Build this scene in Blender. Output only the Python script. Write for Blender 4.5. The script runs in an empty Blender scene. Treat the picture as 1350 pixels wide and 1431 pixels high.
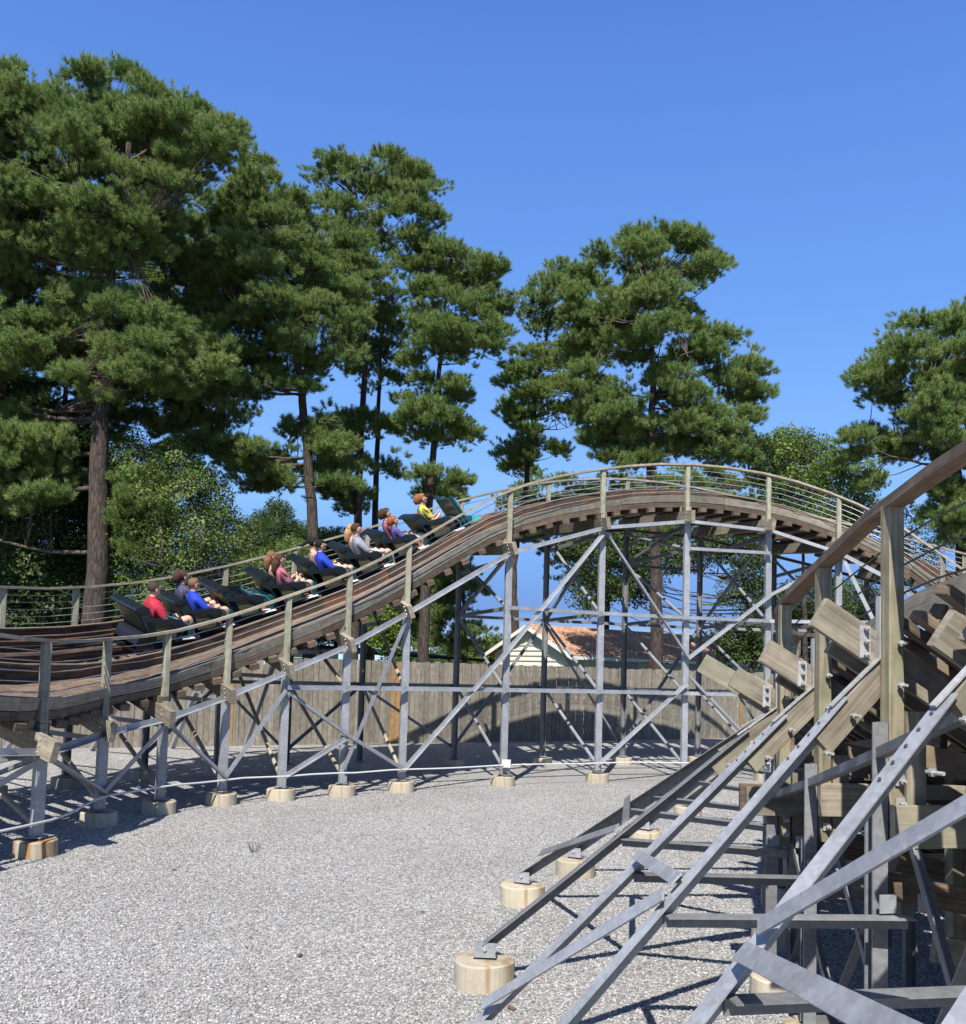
import bpy, math, random, numpy as np
from mathutils import Vector, Matrix, noise
rnd = random.Random(7)
R = math.radians
V = Vector
scene = bpy.context.scene
col = scene.collection

# ------------------------------------------------------------------ camera
TILT, ROLL, FPX, PCX, PCY = R(3.73), .028, 1350.0, 675.0, 847.0
EYE = V((0, 0, 2.2))
fw = V((0, math.cos(TILT), math.sin(TILT)))
r0, u0 = V((1, 0, 0)), V((0, -math.sin(TILT), math.cos(TILT)))
cup = u0 * math.cos(ROLL) - r0 * math.sin(ROLL)
crt = r0 * math.cos(ROLL) + u0 * math.sin(ROLL)
cam = bpy.data.cameras.new('camera')
cam.sensor_fit = 'HORIZONTAL'; cam.sensor_width = 36; cam.lens = 36
cam.shift_y = (PCY - 715.5) / 1350
cam.clip_start = .05; cam.clip_end = 3000
co = bpy.data.objects.new('camera', cam); col.objects.link(co)
m = Matrix((crt, cup, -fw)).transposed().to_4x4(); m.translation = EYE
co.matrix_world = m
scene.camera = co

# ------------------------------------------------------------------ world, sun, exposure
SUN_EL, SUN_AZ = R(47), math.atan2(.22, 1)        # light travels towards +y and a little to +x
w = bpy.data.worlds.new('World'); scene.world = w; w.use_nodes = True
nt = w.node_tree; bg = nt.nodes['Background']
sky = nt.nodes.new('ShaderNodeTexSky'); sky.sky_type = 'NISHITA'; sky.sun_disc = False
sky.sun_elevation = SUN_EL
sky.sun_rotation = math.pi + SUN_AZ
sky.air_density = .75; sky.dust_density = .0; sky.ozone_density = 3.4; sky.altitude = 0
# clear-day gradient by elevation, the same all the way round, with a share of the physical sky
tcw = nt.nodes.new('ShaderNodeTexCoord'); sx = nt.nodes.new('ShaderNodeSeparateXYZ'); nt.links.new(tcw.outputs['Generated'], sx.inputs[0])
rw = nt.nodes.new('ShaderNodeValToRGB'); er = rw.color_ramp.elements
for pos, c in ((0, (2.9, 4.5, 6.2)), (.06, (2.3, 3.95, 6.1)), (.17, (1.4, 2.9, 5.8)), (.35, (.85, 2.05, 5.1)), (.6, (.49, 1.26, 4.0)), (1, (.3, .9, 3.1))):
    e_ = er[0] if pos == 0 else (er[1] if pos == 1 else er.new(pos)); e_.color = (*c, 1)
nt.links.new(sx.outputs['Z'], rw.inputs[0])
mxw = nt.nodes.new('ShaderNodeMix'); mxw.data_type = 'RGBA'; mxw.inputs[0].default_value = .85
nt.links.new(sky.outputs[0], mxw.inputs[6]); nt.links.new(rw.outputs[0], mxw.inputs[7])
nt.links.new(mxw.outputs[2], bg.inputs['Color']); bg.inputs['Strength'].default_value = .115
sl = bpy.data.lights.new('sun', 'SUN'); sl.energy = 4.8; sl.angle = R(.5); sl.color = (1, .955, .89)
so = bpy.data.objects.new('sun', sl); col.objects.link(so)
sd = V((math.sin(SUN_AZ) * math.cos(SUN_EL), math.cos(SUN_AZ) * math.cos(SUN_EL), -math.sin(SUN_EL)))
so.rotation_euler = sd.to_track_quat('-Z', 'Y').to_euler(); so.location = (-3, -20, 15)
vs = scene.view_settings
vs.view_transform = 'Standard'; vs.look = 'None'; vs.gamma = 1; vs.use_curve_mapping = False
vs.exposure = .72
scene.cycles.max_bounces = 5; scene.cycles.diffuse_bounces = 3; scene.cycles.glossy_bounces = 2
scene.cycles.transmission_bounces = 3; scene.cycles.transparent_max_bounces = 4
scene.cycles.use_denoising = True

# ------------------------------------------------------------------ materials
def new_mat(name, rough=.8, metal=0.):
    m = bpy.data.materials.new(name); m.use_nodes = True
    t = m.node_tree; b = t.nodes['Principled BSDF']
    b.inputs['Roughness'].default_value = rough; b.inputs['Metallic'].default_value = metal
    return m, t, b
def nd(t, kind, **kw):
    n = t.nodes.new(kind)
    for k, v in kw.items():
        if k in n.inputs: n.inputs[k].default_value = v
        else: setattr(n, k, v)
    return n
def ramp(t, stops, fac):
    r = t.nodes.new('ShaderNodeValToRGB'); e = r.color_ramp.elements
    while len(e) > 2: e.remove(e[-1])
    e[0].position, e[0].color = stops[0][0], (*stops[0][1], 1)
    e[1].position, e[1].color = stops[1][0], (*stops[1][1], 1)
    for p, c in stops[2:]:
        x = e.new(p); x.color = (*c, 1)
    t.links.new(fac, r.inputs[0]); return r.outputs[0]
def mixc(t, a, b, fac, mode='MIX'):
    m = t.nodes.new('ShaderNodeMix'); m.data_type = 'RGBA'; m.blend_type = mode
    for s, i in ((fac, 0), (a, 6), (b, 7)):
        if hasattr(s, 'links'): t.links.new(s, m.inputs[i])
        elif i == 0: m.inputs[0].default_value = s
        else: m.inputs[i].default_value = (*s, 1)
    return m.outputs[2]
def bump(t, b, h, strength=.3, dist=.01):
    n = t.nodes.new('ShaderNodeBump'); n.inputs['Strength'].default_value = strength
    n.inputs['Distance'].default_value = dist
    t.links.new(h, n.inputs['Height']); t.links.new(n.outputs[0], b.inputs['Normal'])
def bright(t, c, lo, hi):
    """scale a colour by a per-object random factor"""
    oi = t.nodes.new('ShaderNodeObjectInfo')
    mr = nd(t, 'ShaderNodeMapRange'); mr.inputs[3].default_value = lo; mr.inputs[4].default_value = hi
    t.links.new(oi.outputs['Random'], mr.inputs[0])
    v = t.nodes.new('ShaderNodeVectorMath'); v.operation = 'SCALE'
    t.links.new(c, v.inputs[0]); t.links.new(mr.outputs[0], v.inputs['Scale'])
    return v.outputs[0]
def wood(name, c0, c1, stain=None, lo=.75, hi=1.15, rough=.85, grain=1.0):
    m, t, b = new_mat(name, rough)
    uv = t.nodes.new('ShaderNodeUVMap'); oi = t.nodes.new('ShaderNodeObjectInfo')
    add = t.nodes.new('ShaderNodeVectorMath'); add.operation = 'MULTIPLY_ADD'
    t.links.new(oi.outputs['Random'], add.inputs[0]); add.inputs[1].default_value = (37, 91, 13)
    t.links.new(uv.outputs[0], add.inputs[2])
    mp = t.nodes.new('ShaderNodeMapping'); mp.inputs['Scale'].default_value = (1.4, 38 * grain, 1)
    t.links.new(add.outputs[0], mp.inputs[0])
    n1 = nd(t, 'ShaderNodeTexNoise', Scale=1.0, Detail=5.0, Roughness=.65, Distortion=.6)
    t.links.new(mp.outputs[0], n1.inputs['Vector'])
    n2 = nd(t, 'ShaderNodeTexNoise', Scale=2.2, Detail=3.0)
    t.links.new(add.outputs[0], n2.inputs['Vector'])
    c = ramp(t, [(.32, c0), (.68, c1)], n1.outputs[0])
    if stain:
        f = ramp(t, [(.48, (0, 0, 0)), (.68, (1, 1, 1))], n2.outputs[0])
        c = mixc(t, c, stain, f)
    n3 = nd(t, 'ShaderNodeTexNoise', Scale=9.0, Detail=4.0)
    t.links.new(add.outputs[0], n3.inputs['Vector'])
    d = ramp(t, [(.3, (.62, .6, .58)), (.6, (1, 1, 1))], n3.outputs[0])
    c = mixc(t, c, d, .8, 'MULTIPLY')
    c = bright(t, c, lo, hi)
    t.links.new(c, b.inputs['Base Color'])
    bump(t, b, n1.outputs[0], .45, .006)
    return m
def plain(name, c, rough=.7, metal=0., var=.25, scale=6., spec=None, bmp=0.):
    m, t, b = new_mat(name, rough, metal)
    tc = t.nodes.new('ShaderNodeTexCoord')
    n = nd(t, 'ShaderNodeTexNoise', Scale=scale, Detail=5.0, Roughness=.6)
    t.links.new(tc.outputs['Object'], n.inputs['Vector'])
    c0 = tuple(x * (1 - var) for x in c); c1 = tuple(min(1, x * (1 + var)) for x in c)
    o = ramp(t, [(.3, c0), (.7, c1)], n.outputs[0])
    t.links.new(o, b.inputs['Base Color'])
    if spec is not None: b.inputs['Specular IOR Level'].default_value = spec
    if bmp: bump(t, b, n.outputs[0], bmp, .01)
    return m
M = {}
M['post'] = wood('weathered_green_post_wood', (.17, .165, .12), (.36, .345, .26), (.27, .29, .19), .8, 1.15)
M['npost'] = wood('weathered_brown_post_wood', (.15, .13, .085), (.33, .285, .19), (.26, .26, .165), .9, 1.1)
M['board'] = wood('weathered_board_wood', (.16, .135, .10), (.35, .305, .235), (.27, .255, .18), .65, 1.2)
M['rail'] = wood('handrail_wood', (.23, .20, .15), (.40, .36, .28), None, .9, 1.1)
M['railn'] = wood('brown_handrail_wood', (.15, .10, .065), (.30, .215, .145), None, .9, 1.1)
M['edge'] = wood('grey_edge_board_wood', (.13, .12, .095), (.28, .255, .205), (.21, .19, .13), .7, 1.15)
M['plank'] = wood('brown_walkway_wood', (.10, .07, .047), (.25, .175, .115), (.18, .145, .11), .75, 1.2)
M['track'] = wood('stained_track_wood', (.03, .02, .014), (.105, .068, .045), (.15, .065, .028), .75, 1.25)
M['under'] = wood('brown_underdeck_wood', (.09, .066, .044), (.25, .185, .125), (.19, .15, .10), .7, 1.2)
M['dark'] = wood('dark_tie_wood', (.07, .05, .035), (.17, .125, .085), None, .7, 1.3)
M['fence'] = wood('weathered_fence_wood', (.16, .145, .115), (.33, .30, .24), (.23, .20, .155), .78, 1.12)
M['fencenew'] = wood('new_cedar_fence_wood', (.28, .17, .07), (.42, .26, .12), None, .9, 1.1)
M['fencedark'] = wood('grey_fence_frame_wood', (.13, .11, .085), (.22, .19, .15), None, .8, 1.1)

def galv(name, c, rough=.5, metal=.35):
    m, t, b = new_mat(name, rough, metal)
    tc = t.nodes.new('ShaderNodeTexCoord')
    v = nd(t, 'ShaderNodeTexVoronoi', Scale=45.0); t.links.new(tc.outputs['Object'], v.inputs['Vector'])
    n = nd(t, 'ShaderNodeTexNoise', Scale=3.0, Detail=6.0, Roughness=.7); t.links.new(tc.outputs['Object'], n.inputs['Vector'])
    a = ramp(t, [(0, tuple(x * .82 for x in c)), (1, tuple(x * 1.12 for x in c))], v.outputs['Color'])
    d = ramp(t, [(.3, (.62, .62, .62)), (.62, (1, 1, 1))], n.outputs[0])
    o = bright(t, mixc(t, a, d, .85, 'MULTIPLY'), .85, 1.1)
    t.links.new(o, b.inputs['Base Color'])
    rr = nd(t, 'ShaderNodeMapRange'); rr.inputs[3].default_value = rough - .12; rr.inputs[4].default_value = rough + .15
    t.links.new(n.outputs[0], rr.inputs[0]); t.links.new(rr.outputs[0], b.inputs['Roughness'])
    return m
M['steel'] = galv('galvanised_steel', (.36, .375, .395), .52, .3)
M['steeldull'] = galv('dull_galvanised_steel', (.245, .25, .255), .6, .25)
M['plate'] = galv('bright_bolt_plate', (.44, .44, .43), .45, .2)
M['bolt'] = plain('bolt_zinc', (.55, .54, .5), .4, .5)
M['rustpipe'] = galv('stained_steel_pipe', (.42, .36, .26), .6, .1)
M['railsteel'] = plain('running_steel', (.28, .22, .18), .35, .7, .5, 9)
M['cable'] = plain('steel_cable', (.45, .45, .44), .45, .5)
M['cabledark'] = plain('dark_steel_cable', (.10, .095, .09), .5, .4)
M['pvc'] = plain('white_conduit', (.55, .55, .55), .4, 0, .06)

def concrete(name='stained_concrete', k_=1., rust=(.30, .22, .12), lo=.5):
    m, t, b = new_mat(name, .9)
    tc = t.nodes.new('ShaderNodeTexCoord')
    n = nd(t, 'ShaderNodeTexNoise', Scale=5.0, Detail=8.0, Roughness=.7); t.links.new(tc.outputs['Object'], n.inputs['Vector'])
    n2 = nd(t, 'ShaderNodeTexNoise', Scale=60.0, Detail=3.0); t.links.new(tc.outputs['Object'], n2.inputs['Vector'])
    mp = t.nodes.new('ShaderNodeMapping'); mp.inputs['Scale'].default_value = (9, 9, .8); t.links.new(tc.outputs['Object'], mp.inputs[0])
    n3 = nd(t, 'ShaderNodeTexNoise', Scale=1.0, Detail=4.0); t.links.new(mp.outputs[0], n3.inputs['Vector'])
    c = ramp(t, [(.25, tuple(x * k_ for x in (.31, .26, .18))), (.5, tuple(x * k_ for x in (.43, .38, .285))), (.8, tuple(x * k_ for x in (.53, .48, .38)))], n.outputs[0])
    f = ramp(t, [(lo, (0, 0, 0)), (lo + .16, (1, 1, 1))], n3.outputs[0])
    c = mixc(t, c, rust, f)
    c = bright(t, c, .85, 1.1)
    t.links.new(c, b.inputs['Base Color']); bump(t, b, n2.outputs[0], .4, .004)
    return m
M['concrete'] = concrete()
M['rustconcrete'] = concrete('rust_streaked_concrete', .9, (.32, .17, .06), .42)
def gravel():
    m, t, b = new_mat('crushed_stone_gravel', .92)
    tc = t.nodes.new('ShaderNodeTexCoord')
    nz = nd(t, 'ShaderNodeTexNoise', Scale=18.0, Detail=2.0); t.links.new(tc.outputs['Object'], nz.inputs['Vector'])
    ad = t.nodes.new('ShaderNodeVectorMath'); ad.operation = 'MULTIPLY_ADD'; ad.inputs[1].default_value = (.03, .03, 0)
    t.links.new(nz.outputs['Color'], ad.inputs[0]); t.links.new(tc.outputs['Object'], ad.inputs[2])
    v = nd(t, 'ShaderNodeTexVoronoi', Scale=46.0); t.links.new(ad.outputs[0], v.inputs['Vector'])
    v2 = nd(t, 'ShaderNodeTexVoronoi', Scale=46.0, feature='DISTANCE_TO_EDGE'); t.links.new(ad.outputs[0], v2.inputs['Vector'])
    n = nd(t, 'ShaderNodeTexNoise', Scale=.5, Detail=4.0); t.links.new(tc.outputs['Object'], n.inputs['Vector'])
    s = t.nodes.new('ShaderNodeSeparateColor'); t.links.new(v.outputs['Color'], s.inputs[0])
    c = ramp(t, [(0, (.18, .176, .169)), (.25, (.27, .264, .254)), (.5, (.345, .339, .327)), (.75, (.405, .40, .386)), (1, (.55, .545, .53))], s.outputs[0])
    hue = ramp(t, [(0, (1.03, .98, .92)), (.5, (.98, 1, 1)), (1, (.95, .99, 1.03))], s.outputs[1])
    c = mixc(t, c, hue, .8, 'MULTIPLY')
    e = ramp(t, [(0, (.5, .48, .46)), (.12, (1, 1, 1))], v2.outputs['Distance'])
    c = mixc(t, c, e, 1, 'MULTIPLY')
    g = ramp(t, [(.3, (.84, .83, .82)), (.7, (1.06, 1.06, 1.06))], n.outputs[0])
    c = mixc(t, c, g, 1, 'MULTIPLY')
    t.links.new(c, b.inputs['Base Color'])
    mx = nd(t, 'ShaderNodeMath', operation='MULTIPLY'); mx.inputs[1].default_value = 3.0
    mn = nd(t, 'ShaderNodeMath', operation='MINIMUM'); mn.inputs[1].default_value = .6
    ad2 = nd(t, 'ShaderNodeMath', operation='MULTIPLY_ADD'); ad2.inputs[1].default_value = .8
    t.links.new(v2.outputs['Distance'], mx.inputs[0]); t.links.new(mx.outputs[0], mn.inputs[0])
    t.links.new(s.outputs[2], ad2.inputs[0]); t.links.new(mn.outputs[0], ad2.inputs[2])
    bump(t, b, ad2.outputs[0], .45, .008)
    return m
M['gravel'] = gravel()
def stone():
    m, t, b = new_mat('gravel_stone', .9)
    oi = t.nodes.new('ShaderNodeObjectInfo')
    c = ramp(t, [(0, (.15, .147, .14)), (.3, (.26, .256, .247)), (.6, (.34, .335, .323)), (.9, (.50, .495, .48)), (1, (.26, .23, .20))], oi.outputs['Random'])
    t.links.new(c, b.inputs['Base Color']); return m
M['stone'] = stone()
M['grass'] = plain('rough_grass', (.05, .08, .025), .9, 0, .4, .8)
def leafmat(name, cols, trans=.3):
    m, t, b = new_mat(name, .55)
    b.inputs['Specular IOR Level'].default_value = .35
    oi = t.nodes.new('ShaderNodeObjectInfo')
    g = t.nodes.new('ShaderNodeNewGeometry')
    mx = nd(t, 'ShaderNodeMath', operation='MULTIPLY_ADD'); mx.inputs[1].default_value = .6
    rr = nd(t, 'ShaderNodeMath', operation='MULTIPLY'); rr.inputs[1].default_value = .4
    t.links.new(oi.outputs['Random'], mx.inputs[0]); t.links.new(g.outputs['Random Per Island'], rr.inputs[0]); t.links.new(rr.outputs[0], mx.inputs[2])
    n = len(cols)
    c = ramp(t, [(i / (n - 1), k) for i, k in enumerate(cols)], mx.outputs[0])
    t.links.new(c, b.inputs['Base Color'])
    tr = t.nodes.new('ShaderNodeBsdfTranslucent'); t.links.new(c, tr.inputs['Color'])
    ms = t.nodes.new('ShaderNodeMixShader'); ms.inputs[0].default_value = trans
    t.links.new(b.outputs[0], ms.inputs[1]); t.links.new(tr.outputs[0], ms.inputs[2])
    t.links.new(ms.outputs[0], t.nodes['Material Output'].inputs['Surface'])
    return m
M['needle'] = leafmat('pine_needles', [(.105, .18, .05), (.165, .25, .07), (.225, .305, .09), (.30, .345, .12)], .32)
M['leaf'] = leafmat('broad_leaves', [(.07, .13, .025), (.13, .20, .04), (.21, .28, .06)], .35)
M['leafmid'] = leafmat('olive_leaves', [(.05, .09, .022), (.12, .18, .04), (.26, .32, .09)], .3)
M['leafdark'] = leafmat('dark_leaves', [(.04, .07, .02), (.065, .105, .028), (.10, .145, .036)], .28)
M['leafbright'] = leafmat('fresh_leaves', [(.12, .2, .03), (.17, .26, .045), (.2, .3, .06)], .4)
def barkmat(name, c0, c1):
    m, t, b = new_mat(name, .95)
    tc = t.nodes.new('ShaderNodeTexCoord')
    mp = t.nodes.new('ShaderNodeMapping'); mp.inputs['Scale'].default_value = (9, 9, 2.2); t.links.new(tc.outputs['Object'], mp.inputs[0])
    v = nd(t, 'ShaderNodeTexVoronoi', Scale=1.0, feature='DISTANCE_TO_EDGE'); t.links.new(mp.outputs[0], v.inputs['Vector'])
    n = nd(t, 'ShaderNodeTexNoise', Scale=2.0, Detail=6.0); t.links.new(mp.outputs[0], n.inputs['Vector'])
    c = ramp(t, [(.3, c0), (.7, c1)], n.outputs[0])
    e = ramp(t, [(0, (.35, .33, .32)), (.12, (1, 1, 1))], v.outputs['Distance'])
    c = mixc(t, c, e, 1, 'MULTIPLY'); t.links.new(c, b.inputs['Base Color'])
    bump(t, b, v.outputs['Distance'], .8, .03); return m
M['bark'] = barkmat('pine_bark', (.03, .023, .019), (.09, .065, .052))
M['limb'] = barkmat('limb_bark', (.045, .034, .028), (.15, .115, .092))
M['siding'] = plain('cream_siding', (.70, .67, .56), .7, 0, .06, 3)
M['trim'] = plain('white_trim', (.7, .69, .64), .6, 0, .05)
M['cream'] = plain('cream_fascia', (.58, .50, .34), .7, 0, .1)
M['darkroof'] = plain('dark_roof_edge', (.03, .028, .026), .95, 0, .3, spec=.1)
M['glass'] = plain('dark_window_glass', (.02, .025, .03), .08, 0, .2)
def shingles():
    m, t, b = new_mat('brown_shingles', .95)
    uv = t.nodes.new('ShaderNodeUVMap')
    br = nd(t, 'ShaderNodeTexBrick', Scale=1.0); br.offset = .5
    br.inputs['Color1'].default_value = (.60, .34, .20, 1); br.inputs['Color2'].default_value = (.50, .27, .155, 1)
    br.inputs['Mortar'].default_value = (.09, .05, .035, 1); br.inputs['Mortar Size'].default_value = .012
    br.inputs['Brick Width'].default_value = .3; br.inputs['Row Height'].default_value = .15
    t.links.new(uv.outputs[0], br.inputs['Vector'])
    n = nd(t, 'ShaderNodeTexNoise', Scale=1.2, Detail=6.0); t.links.new(uv.outputs[0], n.inputs['Vector'])
    d = ramp(t, [(.3, (.7, .7, .7)), (.7, (1.15, 1.15, 1.15))], n.outputs[0])
    t.links.new(mixc(t, br.outputs[0], d, 1, 'MULTIPLY'), b.inputs['Base Color']); return m
M['shingle'] = shingles()
def bricks():
    m, t, b = new_mat('red_brick', .9)
    uv = t.nodes.new('ShaderNodeUVMap')
    br = nd(t, 'ShaderNodeTexBrick', Scale=1.0)
    br.inputs['Color1'].default_value = (.36, .15, .09, 1); br.inputs['Color2'].default_value = (.26, .11, .07, 1)
    br.inputs['Mortar'].default_value = (.4, .36, .3, 1); br.inputs['Mortar Size'].default_value = .012
    br.inputs['Brick Width'].default_value = .22; br.inputs['Row Height'].default_value = .075
    t.links.new(uv.outputs[0], br.inputs['Vector']); t.links.new(br.outputs[0], b.inputs['Base Color']); return m
M['brick'] = bricks()
# train and people
M['shell'] = plain('dark_teal_shell', (.008, .026, .032), .22, 0, .3, 8)
M['teal'] = plain('teal_paint', (.006, .055, .062), .3, 0, .15)
M['turq'] = plain('turquoise_paint', (.03, .42, .46), .35, 0, .1)
M['barteal'] = plain('teal_tube', (.035, .16, .17), .3, 0, .1)
M['pad'] = plain('black_vinyl', (.008, .012, .018), .3, 0, .3)
M['chassis'] = plain('greasy_black_chassis', (.012, .011, .012), .45, .2, .4)
M['deckwood'] = plain('car_floor_wood', (.17, .085, .05), .6, 0, .3)
M['white'] = plain('white_step_plate', (.75, .75, .76), .5, 0, .05)
M['goldpanel'] = plain('gold_scroll_panel', (.075, .07, .035), .4, .2, .7, 30)
M['goldline'] = plain('gold_pinstripe', (.32, .25, .10), .4, .2, .2)
M['skin'] = plain('skin_tone', (.58, .33, .23), .55, 0, .08)
M['skinb'] = plain('tanned_skin', (.46, .25, .17), .55, 0, .08)
for k, c in dict(red=(.40, .02, .04), navy=(.06, .065, .12), royal=(.01, .045, .42), pink=(.36, .11, .16), grey=(.23, .24, .27),
                 blush=(.5, .34, .30), violet=(.09, .08, .27), yellow=(.5, .46, .09), black=(.012, .012, .015), darkgrey=(.04, .04, .045),
                 cream=(.6, .5, .4), maroon=(.16, .04, .07), shoe=(.22, .22, .22)).items():
    M['c_' + k] = plain(k + '_cloth', c, .85, 0, .15, 14)
for k, c in dict(brown=(.06, .03, .018), dark=(.012, .01, .01), blond=(.36, .22, .10), ginger=(.24, .09, .035), sandy=(.17, .09, .045), greyhair=(.045, .034, .028)).items():
    M['h_' + k] = plain(k + '_hair', c, .8, 0, .45, 55, .2, .6)

# ------------------------------------------------------------------ object helpers
def tag(o, label=None, cat=None, group=None, kind=None):
    if label: o['label'] = label
    if cat: o['category'] = cat
    if group: o['group'] = group
    if kind: o['kind'] = kind
    return o
def empty(name, loc=(0, 0, 0)):
    o = bpy.data.objects.new(name, None); o.empty_display_size = .1
    o.location = loc; col.objects.link(o); return o
def link(name, me, mat, parent=None, loc=None):
    o = bpy.data.objects.new(name, me)
    if mat is not None and not me.materials: me.materials.append(mat)
    col.objects.link(o)
    if loc is not None: o.location = loc
    if parent is not None:
        o.parent = parent
        if parent.type == 'EMPTY' or True:
            o.matrix_parent_inverse = Matrix.Translation(-V(world_loc(parent)))
    return o
def world_loc(o):
    p = V(o.location)
    if o.parent: p = o.parent.matrix_parent_inverse.to_translation() * 0 + p
    return p
def mesh(name, vs_, fs, uvs=None, smooth=False):
    me = bpy.data.meshes.new(name); me.from_pydata([tuple(v) for v in vs_], [], fs)
    if uvs:
        l = me.uv_layers.new(name='UVMap'); l.data.foreach_set('uv', [c for p in uvs for c in p])
    if smooth: me.polygons.foreach_set('use_smooth', [True] * len(me.polygons))
    return me
def rect(w, h, ch=0.):
    a, b = w / 2, h / 2
    if ch <= 0: return [(-a, -b), (a, -b), (a, b), (-a, b)]
    c = ch
    return [(-a + c, -b), (a - c, -b), (a, -b + c), (a, b - c), (a - c, b), (-a + c, b), (-a, b - c), (-a, -b + c)]
def angle(a, t=.009, sx=1, sy=1):
    """L profile, corner at the origin"""
    p = [(0, 0), (a, 0), (a, t), (t, t), (t, a), (0, a)]
    p = [(x * sx, y * sy) for x, y in p]
    return p if sx * sy > 0 else p[::-1]
def chan(w, d, t=.009):
    """C profile open towards +y"""
    a = w / 2
    return [(-a, 0), (a, 0), (a, d), (a - t, d), (a - t, t), (-a + t, t), (-a + t, d), (-a, d)]
def circ(r, n=8): return [(r * math.cos(2 * math.pi * i / n), r * math.sin(2 * math.pi * i / n)) for i in range(n)]
class MB:
    def __init__(s): s.v, s.f, s.uv = [], [], []
    def sweep(s, frames, prof, caps=True):
        """frames: list of (pos, right, up[, scale]); prof: list of (x along right, y along up)"""
        n = len(prof); b0 = len(s.v)
        per = [0.]
        for i in range(n):
            a, b = prof[i], prof[(i + 1) % n]; per.append(per[-1] + math.hypot(a[0] - b[0], a[1] - b[1]))
        L = 0.; Ls = []
        for k, fr in enumerate(frames):
            p, r, u = fr[:3]; sc = fr[3] if len(fr) > 3 else 1.
            if k: L += (p - frames[k - 1][0]).length
            Ls.append(L)
            for x, y in prof: s.v.append(p + r * (x * sc) + u * (y * sc))
        for k in range(len(frames) - 1):
            for i in range(n):
                j = (i + 1) % n; a = b0 + k * n
                s.f.append((a + i, a + j, a + n + j, a + n + i))
                s.uv += [(Ls[k], per[i]), (Ls[k], per[i + 1]), (Ls[k + 1], per[i + 1]), (Ls[k + 1], per[i])]
        if caps:
            s.f.append(tuple(b0 + i for i in reversed(range(n)))); s.uv += [(prof[i][0], prof[i][1]) for i in reversed(range(n))]
            e = b0 + (len(frames) - 1) * n
            s.f.append(tuple(e + i for i in range(n))); s.uv += [prof[i] for i in range(n)]
        return s
    def beam(s, a, b, prof, up=(0, 0, 1), roll=0.):
        a, b = V(a), V(b); d = (b - a).normalized(); up = V(up)
        r = d.cross(up)
        if r.length < 1e-4: r = d.cross(V((1, 0, 0)))
        r.normalize(); u = r.cross(d).normalized()
        if roll:
            q = Matrix.Rotation(roll, 3, d); r, u = q @ r, q @ u
        # profile winding is counter-clockwise seen along -d
        return s.sweep([(a, r, u), (b, r, u)], prof[::-1] if False else prof)
    def box(s, c, size, rot=None, ch=0.):
        c = V(c); sx, sy, sz = size
        q = rot if rot is not None else Matrix.Identity(3)
        x, y, z = q @ V((1, 0, 0)), q @ V((0, 1, 0)), q @ V((0, 0, 1))
        return s.sweep([(c - z * sz / 2, x, y), (c + z * sz / 2, x, y)], rect(sx, sy, ch))
    def build(s, name, mat, parent=None, smooth=False, kind=None, origin=None):
        vv = s.v
        if origin is not None: o0 = V(origin); vv = [v - o0 for v in s.v]
        me = mesh(name, vv, s.f, s.uv, smooth)
        o = link(name, me, mat, parent, origin)
        if kind: o['kind'] = kind
        return o
def piece(name, a, b, prof, mat, parent, up=(0, 0, 1), roll=0.):
    return MB().beam(a, b, prof, up, roll).build(name, mat, parent, origin=(V(a) + V(b)) / 2)
def tube(pts, r, n=6, taper=None):
    """frames along a polyline"""
    fr = []; u = None
    for i, p in enumerate(pts):
        d = (pts[min(i + 1, len(pts) - 1)] - pts[max(i - 1, 0)]).normalized()
        if u is None: u = d.cross(V((.3, .9, .2))).normalized()
        rr = d.cross(u).normalized(); u = rr.cross(d).normalized()
        fr.append((p, rr, u, taper[i] if taper else 1.))
    return fr
def at(px, py, y):
    """world point at distance y seen in direction px, py (used to place the distant trees)"""
    d = fw + crt * ((px - PCX) / FPX) + cup * ((PCY - py) / FPX)
    return EYE + d * (y / d.y)
def catmull(P, t):
    n = len(P); i = int(math.floor(t)); i = max(0, min(n - 2, i)); f = t - i
    p0 = P[i - 1] if i > 0 else P[0] * 2 - P[1]
    p3 = P[i + 2] if i + 2 < n else P[-1] * 2 - P[-2]
    p1, p2 = P[i], P[i + 1]
    return .5 * ((2 * p1) + (p2 - p0) * f + (2 * p0 - 5 * p1 + 4 * p2 - p3) * f * f + (3 * p1 - p0 - 3 * p2 + p3) * f ** 3)

# ------------------------------------------------------------------ ground
def grid_sheet(name, x0, x1, y0, y1, z, mat, nx=2, ny=2):
    vsx = [(x0 + (x1 - x0) * i / (nx - 1), y0 + (y1 - y0) * j / (ny - 1), z) for j in range(ny) for i in range(nx)]
    fs = [(j * nx + i, j * nx + i + 1, (j + 1) * nx + i + 1, (j + 1) * nx + i) for j in range(ny - 1) for i in range(nx - 1)]
    o = link(name, mesh(name, vsx, fs), mat); o['kind'] = 'structure'; return o
grid_sheet('ground', -900, 900, -300, 1500, -.03, M['grass'])
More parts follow.
